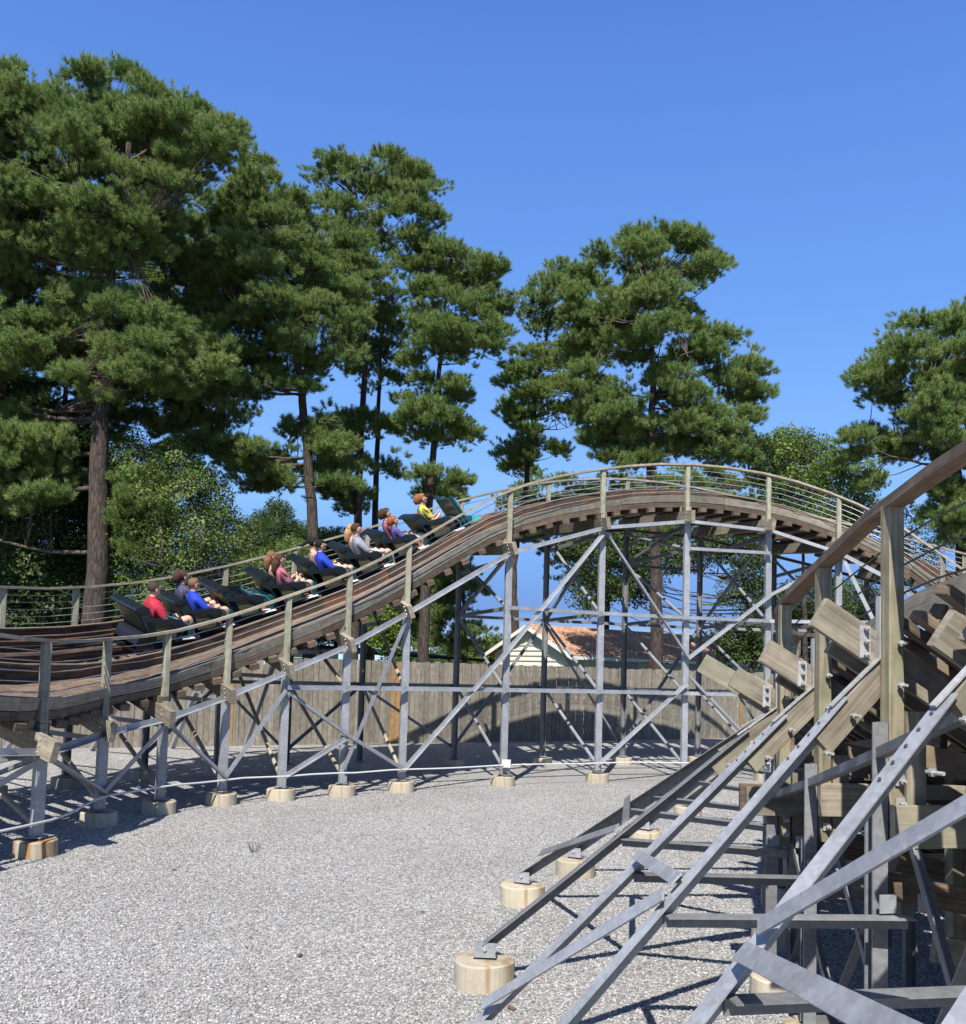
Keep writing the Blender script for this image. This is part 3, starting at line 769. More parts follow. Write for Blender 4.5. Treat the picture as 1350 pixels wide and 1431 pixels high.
# raking timbers and ties under the deck
t0, t1 = .6, NP - 1.2
for k, t in enumerate(NT.even(t0, t1, .235)):
    A, u, up, T, W = NT.frame(t)
    ex = .10 if k % 5 == 0 and t > 2.2 else .0
    piece('tie_board', A - u * ex + up * .14, A + u * (W + .08) + up * .14, rect(.088, .045, .003), M['under'] if k % 2 == 0 else M['dark'], near, up)
    for q_ in range(5 if t > 3.3 else 0):
        s_q = W * (.12 + .19 * q_) + rnd.uniform(-.05, .05)
        piece('under_block', A + u * (s_q - .09) - up * (.02 + .07 * ((k + q_) % 2)), A + u * (s_q + .09) - up * (.02 + .07 * ((k + q_) % 2)), rect(.038, .11), M['under'], near, up)
for i in range(2, NP - 2):
    for f_t in ((.33, .67) if i > 2 else ()):
        t = i + f_t; A, u, up, T, W = NT.frame(t)
        piece('mid_ledger', A + u * .12 - up * .06, A + u * (W - .1) - up * .06, rect(.038, .145), M['under'], near, up)
        piece('under_block', A + u * .5 - up * .19 - T * .16, A + u * .5 - up * .19 + T * .16, rect(.04, .14), M['under'], near)
        piece('under_block', A + u * 1.15 - up * .19 - T * .2, A + u * 1.15 - up * .19 + T * .2, rect(.04, .14), M['under'], near)
    p, q = NT.A[i], NT.B[i]; A, u, up, T, W = NT.frame(i); uh = V((u.x, u.y, 0)).normalized(); th = V((-uh.y, uh.x, 0)); th = th if th.y > 0 else -th
    for f_ in (.32, .64):
        c = A + u * (W * f_); c2 = A + u * (W * f_) - up * .1
        vpiece('timber_post', c, .55, c2.z, rect(.085, .085), M['npost'], near, -uh)
        vpiece('steel_column', c - th * .05, .1, .6, chan(.08, .05), M['steeldull'], near, -th)
        piece('sway_board', V((c.x, c.y, c2.z - .25)) - th * .065, V((c.x, c.y, .75)) - th * .065 + uh * (.8 if f_ < .5 else -.75), rect(.038, .12), M['under'], near)
    for zf, nm_ in ((.28, 'sway_board'), (.62, 'sway_board')):
        z_ = .4 + (p.z - 1.2) * zf
        piece(nm_, V((p.x, p.y, z_ + .35)) + th * .065, V((q.x, q.y, max(.3, z_ - .15))) + th * .065, rect(.038, .12), M['under'], near)
    for f_ in (.32, .64, .95):
        A2, u2, up2, T2, W2 = NT.frame(i + 1)
        for dz in (.32, .62):
            a_, b_ = A + u * (W * f_) - V((0, 0, dz)), A2 + u2 * (W2 * f_) - V((0, 0, dz))
            if min(a_.z, b_.z) > .3: piece('girt_board', a_ + uh * .06, b_ + uh * .06, rect(.038, .13), M['under'], near)
for f_ in (.14, .25, .38, .5, .62, .75, .88):
    ribbon(NT, near, 'stringer', M['under'], t0, t1, 2.4, 0, .02 - .05, .05, .14, f_)
for nm, mt, sd, h, wd, th_, fr, st, jt in [
    ('edge_board', 'edge', .085, .30, .04, .20, 0, 2.4, 0),
    ('walkway_plank', 'plank', .22, .195, .12, .036, 0, 2.2, .004), ('walkway_plank', 'plank', .44, .195, .12, .036, 0, 2.2, .004), ('walkway_plank', 'plank', -.24, .195, .12, .036, 1, 2.2, .004)]:
    ribbon(NT, near, nm, M[mt], t0, t1, st, sd, h, wd, th_, fr, jit=jt)
for side in (-1, 1):
    for k in range(5):
        ribbon(NT, near, 'laminated_rail_board', M['track'], t0 + .02 * k, t1, 3.2 + .17 * k, side * .56 + side * rnd.uniform(-.004, .004), .205 + .041 * k, .20, .037, .5)
    ribbon(NT, near, 'running_strap', M['railsteel'], t0, t1, 4.5, side * .55, .395, .1, .012, .5, sub=5)
handrail(NT, 0, .6, NP - 1.2, M['railn'], near, .092, .045, 2.2); handrail(NT, 1, .6, NP - 1.2, M['railn'], near, .092, .045, 2.2)
for side in (0, 1):
    for k in range(3):
        pts = []
        for t in NT.even(.7, NP - 1.3, .6):
            p = NT.ab(t)[side]; A, u, up, T, W = NT.frame(t); uh = V((u.x, u.y, 0)).normalized()
            pts.append(V((p.x, p.y, p.z - .16 - .13 * k)) + uh * (.055 if side == 0 else -.055))
        cable_line(pts, .005, 'handrail_cable', M['cabledark'], near)
fl = {5: 'nearest whole round concrete footing, at the foot of a raking strut in open gravel', 6: 'second whole strut footing in the gravel, just behind the nearest one',
      7: 'third strut footing in the gravel, partly hidden by the struts', 8: 'fourth strut footing, half hidden behind the dark struts', 9: 'farthest strut footing of the near turn, low behind the struts',
      4: 'strut footing just below the bottom edge of the picture', 3: 'strut footing beyond the bottom edge, second nearest the camera', 2: 'strut footing beyond the bottom edge, nearest the camera', 1: 'strut footing beside the camera, out of the picture'}
for i, f in feet.items(): footing(f[0], f[1], .215, .2, fl[i], 'strut footings of the near turn')
for i in range(1, NP - 1):
    p, q = NT.A[i], NT.B[i]
    footing(p.x, p.y, .215, .2, 'outer column footing of the near turn, ' + ordn[i - 1] + ' counted away from the camera', 'outer column footings of the near turn')
    footing(q.x, q.y, .215, .2, 'inner low-side footing of the near turn, ' + ordn[i - 1] + ' counted away from the camera', 'inner column footings of the near turn')

# ================================================================== TRAIN
def prism(poly, y0, y1, name, mat, parent, ch=0):
    """extrude an x-z outline between y0 and y1 (car coordinates)"""
    n = len(poly)
    vv = [(x, y0, z) for x, z in poly] + [(x, y1, z) for x, z in poly]
    ff = [tuple(reversed(range(n))), tuple(n + i for i in range(n))] + [(i, (i + 1) % n, n + (i + 1) % n, n + i) for i in range(n)]
    return (vv, ff, name, mat)
def rounded(poly, r, seg=4):
    out = []; n = len(poly)
    for i in range(n):
        p = V(poly[i]); a = V(poly[i - 1]); b = V(poly[(i + 1) % n])
        da, db = (a - p), (b - p); rr = min(r, da.length * .45, db.length * .45)
        s, e = p + da.normalized() * rr, p + db.normalized() * rr
        for k in range(seg + 1):
            f = k / seg; q = s.lerp(p, f).lerp(p.lerp(e, f), f); out.append((q.x, q.y))
    return out
def rawmesh(name, vv, ff, smooth=False):
    me = bpy.data.meshes.new(name); me.from_pydata([tuple(v) for v in vv], [], ff)
    if smooth: me.polygons.foreach_set('use_smooth', [True] * len(ff))
    me.update(); return me
def tube_mesh(name, pts, r, n=8):
    b = MB(); b.sweep(tube([V(p) for p in pts], r), circ(r, n)); return rawmesh(name, b.v, b.f, True)
CARP = []
def cp(name, mat, me):
    me.materials.append(M[mat]); CARP.append((name, me))
HW = .56
def P2(name, mat, poly, y0, y1):
    vv, ff, _, _ = prism(poly, y0, y1, name, mat, None); cp(name, mat, rawmesh(name, vv, ff))
P2('chassis', 'chassis', [(-.5, .05), (.47, .05), (.47, .17), (-.5, .17)], -.5, .5)
P2('floor_board', 'deckwood', [(.12, .173), (.46, .173), (.46, .20), (.12, .20)], -.53, .53)
back = rounded([(-.12, .2), (-.25, .2), (-.45, .71), (-.44, .78), (-.35, .78)], .05)
P2('seat_back', 'shell', back, -HW, HW)
P2('back_pad', 'pad', rounded([(-.10, .26), (-.145, .26), (-.35, .75), (-.28, .77)], .03), -HW + .07, HW - .07)
P2('head_roll', 'pad', rounded([(-.52, .73), (-.52, .78), (-.38, .815), (-.33, .77), (-.38, .73)], .03), -HW - .02, HW + .02)
P2('seat_cushion', 'pad', rounded([(-.2, .2), (.2, .21), (.22, .27), (-.2, .25)], .03), -HW + .06, HW - .06)
side_poly = rounded([(-.25, .2), (.15, .2), (.21, .40), (.18, .53), (-.06, .55), (-.38, .62)], .05)
for y in (-HW, HW - .05): P2('side_panel', 'shell', side_poly, y, y + .05)
arm_poly = rounded([(-.37, .61), (.08, .56), (.22, .53), (.27, .45), (.21, .38), (.11, .40), (.03, .49), (-.37, .56)], .03)
for y in (-HW - .035, HW - .055): P2('armrest', 'pad', arm_poly, y, y + .09)
pan = rounded([(-.19, .24), (.11, .24), (.14, .34), (.05, .38), (.0, .42), (-.03, .50), (-.21, .52)], .02)
for y in (-HW - .006, HW): P2('gold_panel', 'goldpanel', pan, y, y + .006)
bp_ = [(-.262, .27), (-.272, .27), (-.435, .68), (-.425, .68)]
P2('back_panel', 'goldpanel', [(x - .012, z) for x, z in bp_], -HW + .1, HW - .1)
P2('front_panel', 'teal', rounded([(.37, .2), (.42, .2), (.47, .44), (.44, .46), (.41, .44)], .012), -.50, .50)
P2('step_plate', 'white', [(.24, .202), (.44, .202), (.44, .215), (.24, .215)], -.57, -.36)
P2('step_plate', 'white', [(.24, .202), (.44, .202), (.44, .215), (.24, .215)], .36, .57)
cp('lap_bar', 'barteal', tube_mesh('lap_bar', [(.40, -.47, .2), (.41, -.47, .34), (.33, -.46, .47), (.17, -.40, .53), (.13, -.2, .53), (.13, .2, .53), (.17, .40, .53), (.33, .46, .47), (.41, .47, .34), (.40, .47, .2)], .013))
cp('lap_pad', 'pad', tube_mesh('lap_pad', [(.12, -.36, .49), (.12, .36, .49)], .035, 10))
for x in (-.32, .30):
    for y in (-.56, .56):
        b = MB(); b.sweep([(V((x, y - .035, .03)), V((1, 0, 0)), V((0, 0, 1))), (V((x, y + .035, .03)), V((1, 0, 0)), V((0, 0, 1)))], circ(.085, 14)); cp('wheel', 'chassis', rawmesh('wheel', b.v, b.f))
        b = MB(); e = -.037 if y < 0 else .037; b.sweep([(V((x, y + e * .9, .03)), V((1, 0, 0)), V((0, 0, 1))), (V((x, y + e * 1.1, .03)), V((1, 0, 0)), V((0, 0, 1)))], circ(.035, 10)); cp('wheel_hub', 'railsteel', rawmesh('wheel_hub', b.v, b.f))
P2('wheel_guard', 'chassis', [(-.48, .0), (.45, .0), (.45, .10), (-.48, .10)], -.52, -.50)
P2('rear_skirt', 'chassis', [(-.5, .1), (-.25, .1), (-.25, .25), (-.36, .36), (-.42, .34), (-.5, .18)], -.48, .48)
P2('coupling', 'chassis', [(-.62, .08), (-.5, .08), (-.5, .13), (-.62, .13)], -.05, .05)
def track_matrix(t, h=.29):
    A, u, up, T, W = FT.frame(t)
    p = A + u * (W * .5) + up * h
    y = u; z = up; x = y.cross(z)
    m_ = Matrix((x, y, z)).transposed().to_4x4(); m_.translation = p; return m_
ts, LL = FT.length(2.5, 11.5, 500)
def t_at(L): return float(np.interp(L, LL, ts))
def L_of(t): return float(np.interp(t, ts, LL))
ROW1, PITCH = L_of(OFF + 2.42) + .22, .908
car_lab = ['last coaster car at the tail of the train, with the rider in red', 'second coaster car from the tail, carrying riders in navy and bright blue',
           'empty coaster car, third from the tail of the train', 'coaster car with the rider in a pink top, fourth from the tail',
           'coaster car in mid train with a dark-haired rider in blue', 'coaster car with the rider in a grey shirt, third from the front',
           'second coaster car from the front, carrying a ginger child', 'lead coaster car with a teal front board and turquoise nose']
cars = []
for k in range(8):
    t = t_at(ROW1 + PITCH * k); mt = track_matrix(t)
    c = empty('coaster_car'); c.matrix_world = mt
    tag(c, car_lab[k], 'coaster car', 'cars of the coaster train')
    for nm, me in CARP:
        if k == 7 and nm == 'front_panel': continue
        o = bpy.data.objects.new(nm, me); col.objects.link(o); o.parent = c
    if k == 7:
        def P3(name, mat, poly, y0, y1):
            vv, ff, _, _ = prism(poly, y0, y1, name, mat, None); me = rawmesh(name, vv, ff); me.materials.append(M[mat])
            o = bpy.data.objects.new(name, me); col.objects.link(o); o.parent = c
        P3('front_board', 'teal', rounded([(.50, .2), (.56, .2), (.40, .86), (.34, .86)], .015), -.50, .50)
        P3('front_board_rib', 'teal', [(.565, .2), (.60, .2), (.42, .9), (.37, .9)], -.53, -.48)
        P3('front_board_rib', 'teal', [(.565, .2), (.60, .2), (.42, .9), (.37, .9)], .48, .53)
        P3('nose_frame', 'chassis', [(.47, .02), (1.1, .05), (1.15, .14), (1.12, .2), (.47, .18)], -.45, .45)
        P3('nose_fairing', 'turq', rounded([(.70, .20), (.92, .20), (.90, .27), (.72, .38)], .03), -.34, .34)
        P3('nose_floor', 'deckwood', [(.62, .20), (1.1, .21), (1.1, .235), (.62, .225)], -.46, .46)
    cars.append((c, mt, t))

# ------------------------------------------------------------------ people
def person_mesh(arm, head_yaw=0., lean=0., female=False):
    sh = .165 if female else .185
    J = {'pel': ((0, 0, .10), .135), 'bel': ((-.03 - lean * .3, 0, .24), .125 if female else .135), 'che': ((-.08 - lean * .7, 0, .40), .135 if female else .15),
         'nb': ((-.105 - lean, 0, .535), .075), 'nk': ((-.095 - lean, 0, .60), .052)}
    E = [('pel', 'bel'), ('bel', 'che'), ('che', 'nb'), ('nb', 'nk')]
    for s_, nm in ((1, 'l'), (-1, 'r')):
        J['sh' + nm] = ((-.10 - lean, s_ * sh, .49), .062); J['hp' + nm] = ((.05, s_ * .095, .09), .095)
        J['kn' + nm] = ((.39, s_ * .13, .27), .066); J['cf' + nm] = ((.43, s_ * .125, .15), .056); J['an' + nm] = ((.455, s_ * .12, -.04), .038); J['to' + nm] = ((.57, s_ * .125, -.055), .034)
        J['hl' + nm] = ((.43, s_ * .12, -.07), .034)
        if arm == 'bar': el, wr, hd = (.06, s_ * (sh + .07), .26), (.24, s_ * (sh - .0), .27), (.29, s_ * (sh - .02), .275)
        elif arm == 'lap': el, wr, hd = (.02, s_ * (sh + .07), .22), (.22, s_ * (sh - .06), .20), (.28, s_ * (sh - .09), .20)
        else: el, wr, hd = (.02, s_ * (sh + .06), .24), (.17, s_ * (sh - .03), .35), (.20, s_ * (sh - .05), .39)
        J['el' + nm] = (el, .043); J['wr' + nm] = (wr, .028); J['hd' + nm] = (hd, .03)
        E += [('che', 'sh' + nm), ('sh' + nm, 'el' + nm), ('el' + nm, 'wr' + nm), ('wr' + nm, 'hd' + nm), ('pel', 'hp' + nm), ('hp' + nm, 'kn' + nm), ('kn' + nm, 'cf' + nm), ('cf' + nm, 'an' + nm), ('an' + nm, 'to' + nm), ('an' + nm, 'hl' + nm)]
    # head chain
    hx, hz = -.075 - lean, .70
    J['ch'] = ((hx + .005, 0, .655), .068); J['hc'] = ((hx, 0, .72), .092); J['ht'] = ((hx - .005, 0, .775), .075)
    E += [('nk', 'ch'), ('ch', 'hc'), ('hc', 'ht')]
    keys = list(J); me = bpy.data.meshes.new('tmp')
    me.from_pydata([J[k][0] for k in keys], [(keys.index(a), keys.index(b)) for a, b in E], [])
    o = bpy.data.objects.new('tmp', me); col.objects.link(o)
    o.modifiers.new('s', 'SKIN'); 
    if not me.skin_vertices: me.attributes.new('tmp', 'FLOAT', 'POINT')
    bpy.context.view_layer.update()
    sv = me.skin_vertices[0].data if me.skin_vertices else None
    if sv:
        for i, k in enumerate(keys):
            sv[i].radius = (J[k][1], J[k][1] * (1.18 if k in ('bel', 'che', 'pel') else 1.0)); sv[i].use_root = (k == 'pel')
    ss = o.modifiers.new('b', 'SUBSURF'); ss.levels = 2; ss.render_levels = 2
    dg = bpy.context.evaluated_depsgraph_get()
    ev = o.evaluated_get(dg); body = bpy.data.meshes.new_from_object(ev)
    bpy.data.objects.remove(o)
    vv = [V(v.co) for v in body.vertices]; ff = [tuple(p.vertices) for p in body.polygons]
    # nose, ears, chin: small shapes grown out of the head
    def blob(c, rx, ry, rz, n=6):
        b0 = len(vv)
        for a in range(1, n):
            for q in range(n + 2):
                th_, ph_ = math.pi * a / n, 2 * math.pi * q / (n + 2)
                vv.append(V((c[0] + rx * math.sin(th_) * math.cos(ph_), c[1] + ry * math.sin(th_) * math.sin(ph_), c[2] + rz * math.cos(th_))))
        m_ = n + 2
        for a in range(n - 2):
            for q in range(m_): ff.append((b0 + a * m_ + q, b0 + a * m_ + (q + 1) % m_, b0 + (a + 1) * m_ + (q + 1) % m_, b0 + (a + 1) * m_ + q))
        ff.append(tuple(b0 + q for q in range(m_))); ff.append(tuple(b0 + (n - 2) * m_ + q for q in reversed(range(m_))))
    blob((hx + .088, 0, .712), .022, .013, .022); blob((hx + .055, 0, .655), .035, .035, .03)
    blob((hx, .088, .71), .018, .010, .028); blob((hx, -.088, .71), .018, .010, .028)
    # fingers
    for s_, nm in ((1, 'l'), (-1, 'r')):
        h = V(J['hd' + nm][0]); wv = V(J['wr' + nm][0]); d = (h - wv).normalized(); side = V((0, 1, 0))
        for k in range(4):
            base = h + side * ((k - 1.5) * .017) + d * .012
            L_ = [.05, .06, .065, .052][k]; b = MB(); tip = base + d * L_ * .6; tip2 = tip + (d * .3 + V((0, 0, -1)) * .8).normalized() * L_ * .55
            b.sweep([(base, side, V((0, 0, 1)), 1), (tip, side, V((0, 0, 1)), .9), (tip2, side, d, .7)], circ(.009, 6))
            o0 = len(vv); vv.extend(b.v); ff.extend([tuple(o0 + i for i in f) for f in b.f])
        b = MB(); base = h - side * s_ * .022; b.sweep([(base, side, V((0, 0, 1)), 1), (base + d * .03 - side * s_ * .018, side, V((0, 0, 1)), .8)], circ(.01, 6))
        o0 = len(vv); vv.extend(b.v); ff.extend([tuple(o0 + i for i in f) for f in b.f])
    bpy.data.meshes.remove(body)
    bm_ = rawmesh('body', vv, ff, True); 
    nrm_ = [V(n.vector) for n in bm_.vertex_normals]
    def cloth(test, off):
        idx = {}; nv, nf = [], []
        for f in ff:
            c = sum((vv[i] for i in f), V()) / len(f)
            if test(c):
                g_ = []
                for i in f:
                    if i not in idx: idx[i] = len(nv); nv.append(vv[i] + nrm_[i] * off)
                    g_.append(idx[i])
                nf.append(tuple(g_))
        return rawmesh('cloth', nv, nf, True)
    el_x = .02
    shirt = cloth(lambda c: (.03 < c.z < .585 and abs(c.y) < .16 and c.x < .10) or (c.z > .335 and c.z < .6 and c.x < .06), .013)
    tank = cloth(lambda c: .10 < c.z < .50 and c.x < .12 and abs(c.y) < .14, .010)
    shorts = cloth(lambda c: -.08 < c.z < .17 + max(0, c.x) * .55 and c.x < .27 and abs(c.y) < .215, .014)
    shoes = cloth(lambda c: c.z < -.02 and c.x > .36, .012)
    return bm_, shirt, shorts, shoes, (hx, hz), tank
def hair_mesh(hx, kind):
    vv, ff = [], []; n, m_ = 12, 18; cx, cz = hx - .008, .735
    for a in range(n + 1):
        th_ = math.pi * a / n
        for q in range(m_):
            ph = 2 * math.pi * q / m_
            d = V((math.sin(th_) * math.cos(ph), math.sin(th_) * math.sin(ph), math.cos(th_)))
            k = 1 + (.10 if kind != 'short' else .03) * noise.noise(d * 5) + (.05 if kind == 'curly' else 0)
            vv.append(V((cx + d.x * .100 * k, d.y * .094 * k, cz + d.z * .092 * k)))
    for a in range(n):
        for q in range(m_):
            f = (a * m_ + q, a * m_ + (q + 1) % m_, (a + 1) * m_ + (q + 1) % m_, (a + 1) * m_ + q)
            c = sum((vv[i] for i in f), V()) / 4 - V((cx, 0, cz))
            lim = -.045 if kind == 'short' else -.085
            if c.z > lim and not (c.x > .028 and c.z < .048) and not (kind == 'short' and c.x > -.02 and c.z < .0): ff.append(f)
    o0 = len(vv)
    if kind in ('long', 'tail', 'curly'):
        pts = {'long': [(cx - .04, 0, cz - .02), (cx - .085, 0, cz - .10), (cx - .11, 0, cz - .22), (cx - .10, 0, cz - .30)],
               'tail': [(cx - .08, 0, cz + .03), (cx - .15, 0, cz + .0), (cx - .22, 0, cz - .04), (cx - .30, 0, cz - .03)],
               'curly': [(cx - .04, 0, cz + .02), (cx - .08, 0, cz - .0), (cx - .10, 0, cz - .06), (cx - .09, 0, cz - .11)]}[kind]
        tp = {'long': [1.8, 1.8, 1.4, .6], 'tail': [.7, .8, .7, .2], 'curly': [2.0, 1.9, 1.7, 1.1]}[kind]
        b = MB(); b.sweep(tube([V(p) for p in pts], 1, 8, tp), circ(.045, 10)); vv.extend(b.v); ff.extend([tuple(o0 + i for i in f) for f in b.f])
    return rawmesh('hair', vv, ff, True)
BOD = {}
def body_for(arm, female):
    k = (arm, female)
    if k not in BOD: BOD[k] = person_mesh(arm, 0, .02, female)
    return BOD[k]
HAIR = {}
def person(ci, side, label, shirt, shorts, hair, hkind, arm='bar', female=False, scale=1., skin='skin', yaw=0., dx=0., tank=False):
    c, mt, t = cars[ci]
    bm_, sh, so_, shoe, (hx, hz), tk = body_for(arm, female)
    p = empty('person')
    loc = Matrix.Translation(V((-.02 + dx, -.26 if side == 'near' else .26, .245)))
    pitch = math.asin(max(-1, min(1, mt.col[0][2])))
    rot = Matrix.Rotation(R(-3) + pitch * .55, 4, 'Y') @ Matrix.Rotation(yaw, 4, 'Z') @ Matrix.Scale(scale * 1.0, 4)
    p.matrix_world = mt @ loc @ rot
    tag(p, label, 'person', 'riders on the coaster train')
    def part(nm, me, mat):
        o = bpy.data.objects.new(nm, me); col.objects.link(o); o.parent = p
        if not me.materials: me.materials.append(M[mat])
        o.material_slots[0].link = 'OBJECT'; o.material_slots[0].material = M[mat]
        return o
    part('body', bm_, skin); part('shirt', tk if tank else sh, 'c_' + shirt); part('shorts', so_, 'c_' + shorts); part('shoes', shoe, 'c_shoe')
    hk = (round(hx, 3), hkind)
    if hk not in HAIR: HAIR[hk] = hair_mesh(hx, hkind)
    part('hair', HAIR[hk], 'h_' + hair)
person(0, 'near', 'man in a red t-shirt and black shorts, alone in the last car', 'red', 'black', 'greyhair', 'short', 'lap', scale=1.07)
person(1, 'far', 'rider in a navy shirt with dark tied hair, beside the boy in blue', 'navy', 'black', 'brown', 'curly', 'lap', True, 1.05)
person(1, 'near', 'boy in a royal blue t-shirt with short sandy hair, near the tail', 'royal', 'maroon', 'sandy', 'short', 'bar', scale=.98)
person(3, 'far', 'bare-shouldered rider behind the girl in pink', 'blush', 'darkgrey', 'sandy', 'long', 'bar', True, .96, tank=True)
person(3, 'near', 'girl in a pink top with long brown hair', 'pink', 'black', 'brown', 'long', 'up', True, .98)
person(4, 'far', 'rider with windblown dark hair, beside the one in blue in mid train', 'blush', 'darkgrey', 'dark', 'tail', 'bar', True, .98, tank=True)
person(4, 'near', 'dark-haired rider in a bright blue t-shirt in mid train', 'royal', 'cream', 'dark', 'short', 'bar', scale=1.0)
person(5, 'far', 'blond woman seated behind the man in grey', 'blush', 'darkgrey', 'blond', 'long', 'bar', True, .98, tank=True)
person(5, 'near', 'man in a light grey t-shirt with short dark hair', 'grey', 'cream', 'brown', 'short', 'bar', scale=1.06)
person(6, 'far', 'brown-haired adult in the second car, beside the ginger child', 'pink', 'darkgrey', 'brown', 'curly', 'bar', True, 1.03)
person(6, 'near', 'ginger child in a violet top in the second car', 'violet', 'cream', 'ginger', 'curly', 'bar', True, .86)
person(7, 'far', 'curly-haired rider in a yellow top in the lead car', 'yellow', 'black', 'ginger', 'curly', 'up', True, 1.03)

# ================================================================== FENCE
fence = tag(empty('wooden_fence', (0, fence_y(0), 0)), 'tall weathered board fence running behind the coaster', 'fence')
fd = V((1, .579, 0)).normalized(); fn = V((fd.y, -fd.x, 0))
step = .136
x = -13.5; k = 0
bm_cache = []
for q in range(10):
    h = 2.05 + rnd.uniform(-.018, .018); wd = .126 + rnd.uniform(-.003, .003)
    b = MB(); b.sweep([(V((0, 0, -.03)), fd, fn), (V((0, 0, h)), fd, fn)], rect(wd, .019)); bm_cache.append(mesh('fence_board', b.v, b.f, b.uv))
bnew = bm_cache[3].copy(); bnew.materials.append(M['fencenew'])
for m_ in bm_cache: m_.materials.append(M['fence'])
base = V((x, fence_y(x), .28))
nb_ = 288
newset = set()
for px_ in (313, 547, 1036):
    lo, hi = 0, nb_
    best = min(range(nb_), key=lambda j: abs(((base + fd * (j * step) - EYE).dot(crt) / (base + fd * (j * step) - EYE).dot(fw)) * FPX + PCX - px_))
    newset |= {best, best + 1} if px_ != 1036 else {best}
for j in range(nb_):
    p = base + fd * (j * step) + fn * rnd.uniform(-.006, .006)
    o = link('fence_board', bnew if j in newset else rnd.choice(bm_cache), None, fence, p)
    o.rotation_euler = (rnd.uniform(-.004, .004), rnd.uniform(-.006, .006), rnd.uniform(-.02, .02))
L = nb_ * step
for z in (.4, 1.05, 1.7): piece('fence_rail', base + V((0, 0, z)) - fn * .04, base + fd * L + V((0, 0, z)) - fn * .04, rect(.04, .09), M['fencedark'], fence)
for j in range(0, nb_, 16):
    p = base + fd * (j * step) - fn * .11; piece('fence_post', (p.x, p.y, .1), (p.x, p.y, 2.25), rect(.09, .09), M['fencedark'], fence)

# ================================================================== HOUSES
def quad_obj(name, pts, mat, parent, thick=.12, uvdir=None):
    a, b, c, d = [V(p) for p in pts]; n = (b - a).cross(d - a).normalized() * thick
    vv = [a, b, c, d, a - n, b - n, c - n, d - n]
    ff = [(0, 1, 2, 3), (7, 6, 5, 4), (0, 4, 5, 1), (1, 5, 6, 2), (2, 6, 7, 3), (3, 7, 4, 0)]
    e1 = (b - a).normalized(); e2 = n.normalized().cross(e1)
    uv = []
    for f in ff:
        for i in f: q = vv[i] - a; uv.append((q.dot(e1), q.dot(e2)))
    return link(name, mesh(name, vv, ff, uv), mat, parent)
hd_ = V((.785, .62, 0)); hn = V((-.62, .785, 0))
hc = V((3.13, 34, 0)); HWI, HLE, EV, RG = 4.2, 12.2, 2.86, 3.80
house = tag(empty('house', hc), 'cream sided house with a brown shingle roof behind the fence', 'house')
Z = V((0, 0, 1))
quad_obj('front_wall', [hc, hc + hd_ * HLE, hc + hd_ * HLE + Z * EV, hc + Z * EV], M['siding'], house)
vv = [hc, hc + hn * HWI, hc + hn * HWI + Z * EV, hc + hn * HWI / 2 + Z * RG, hc + Z * EV]
vv2 = [v + hd_ * .12 for v in vv]
link('gable_wall', mesh('gable_wall', vv + vv2, [(0, 1, 2, 3, 4), (9, 8, 7, 6, 5)] + [(i, i + 5, (i + 1) % 5 + 5, (i + 1) % 5) for i in range(5)]), M['siding'], house)
# lap siding courses
b = MB()
z = .3
while z < RG - .1:
    f = 0 if z < EV else (z - EV) / (RG - EV); a0, a1 = hc + hn * (HWI / 2 * f), hc + hn * (HWI - HWI / 2 * f)
    b.beam(a0 + Z * z - hd_ * .018, a1 + Z * z - hd_ * .018, rect(.035, .05))
    if z < EV: b.beam(hc + Z * z - hn * .018, hc + hd_ * HLE + Z * z - hn * .018, rect(.035, .05))
    z += .19
b.build('siding_course', M['siding'], house, kind='stuff')
ov = .45
r0_ = hc + hn * HWI / 2 + Z * (RG + .1) - hd_ * .3; r1_ = r0_ + hd_ * (HLE + .6)
sl_ = (RG - EV) / (HWI / 2)
e0 = hc - hn * ov + Z * (EV + .1 - ov * sl_) - hd_ * .3; e1 = e0 + hd_ * (HLE + .6)
g0 = hc + hn * (HWI + ov) + Z * (EV + .1 - ov * sl_) - hd_ * .3; g1 = g0 + hd_ * (HLE + .6)
quad_obj('roof', [e0, e1, r1_, r0_], M['shingle'], house, .06); quad_obj('roof', [g1, g0, r0_ + Z * .004, r1_ + Z * .004], M['shingle'], house, .06)
piece('barge_board', e0 - Z * .1 - hd_ * .02, r0_ - Z * .1 - hd_ * .02, rect(.04, .13), M['trim'], house); piece('barge_board', g0 - Z * .1 - hd_ * .02, r0_ - Z * .1 - hd_ * .02, rect(.04, .13), M['trim'], house)
piece('gutter', e0 - hn * .06 - Z * .08, e1 - hn * .06 - Z * .08, rect(.1, .12), M['trim'], house)
for k in (1.6, 6.5, 10.5):
    wv = hc + hd_ * k - hn * .03
    f = piece('window', wv + Z * 2.2, wv + hd_ * 1.9 + Z * 2.2, rect(.06, .9), M['trim'], house)
    g_ = MB().beam(wv - hn * .035 + Z * 2.2 + hd_ * .08, wv - hn * .035 + hd_ * 1.82 + Z * 2.2, rect(.02, .76)).build('pane', M['glass'], None); g_.parent = f; g_.matrix_parent_inverse = Matrix.Translation(-f.location)
shed = tag(empty('shed', (-5.6, 33, 0)), 'low outbuilding with a dark roof edge and cream fascia behind the fence', 'shed')
sa, sb = V((-6.6, 31.2, 0)), V((.7, 46, 0)); sdir = (sb - sa).normalized(); sn = V((-sdir.y, sdir.x, 0))
quad_obj('wall', [sa, sb, sb + Z * 2.4, sa + Z * 2.4], M['cream'], shed)
quad_obj('roof', [sa - sn * -.3 + Z * 2.72, sb + sn * .3 + Z * 2.60, sb + sn * 5 + Z * 3.0, sa + sn * 5 + Z * 3.1], M['darkroof'], shed, .05)
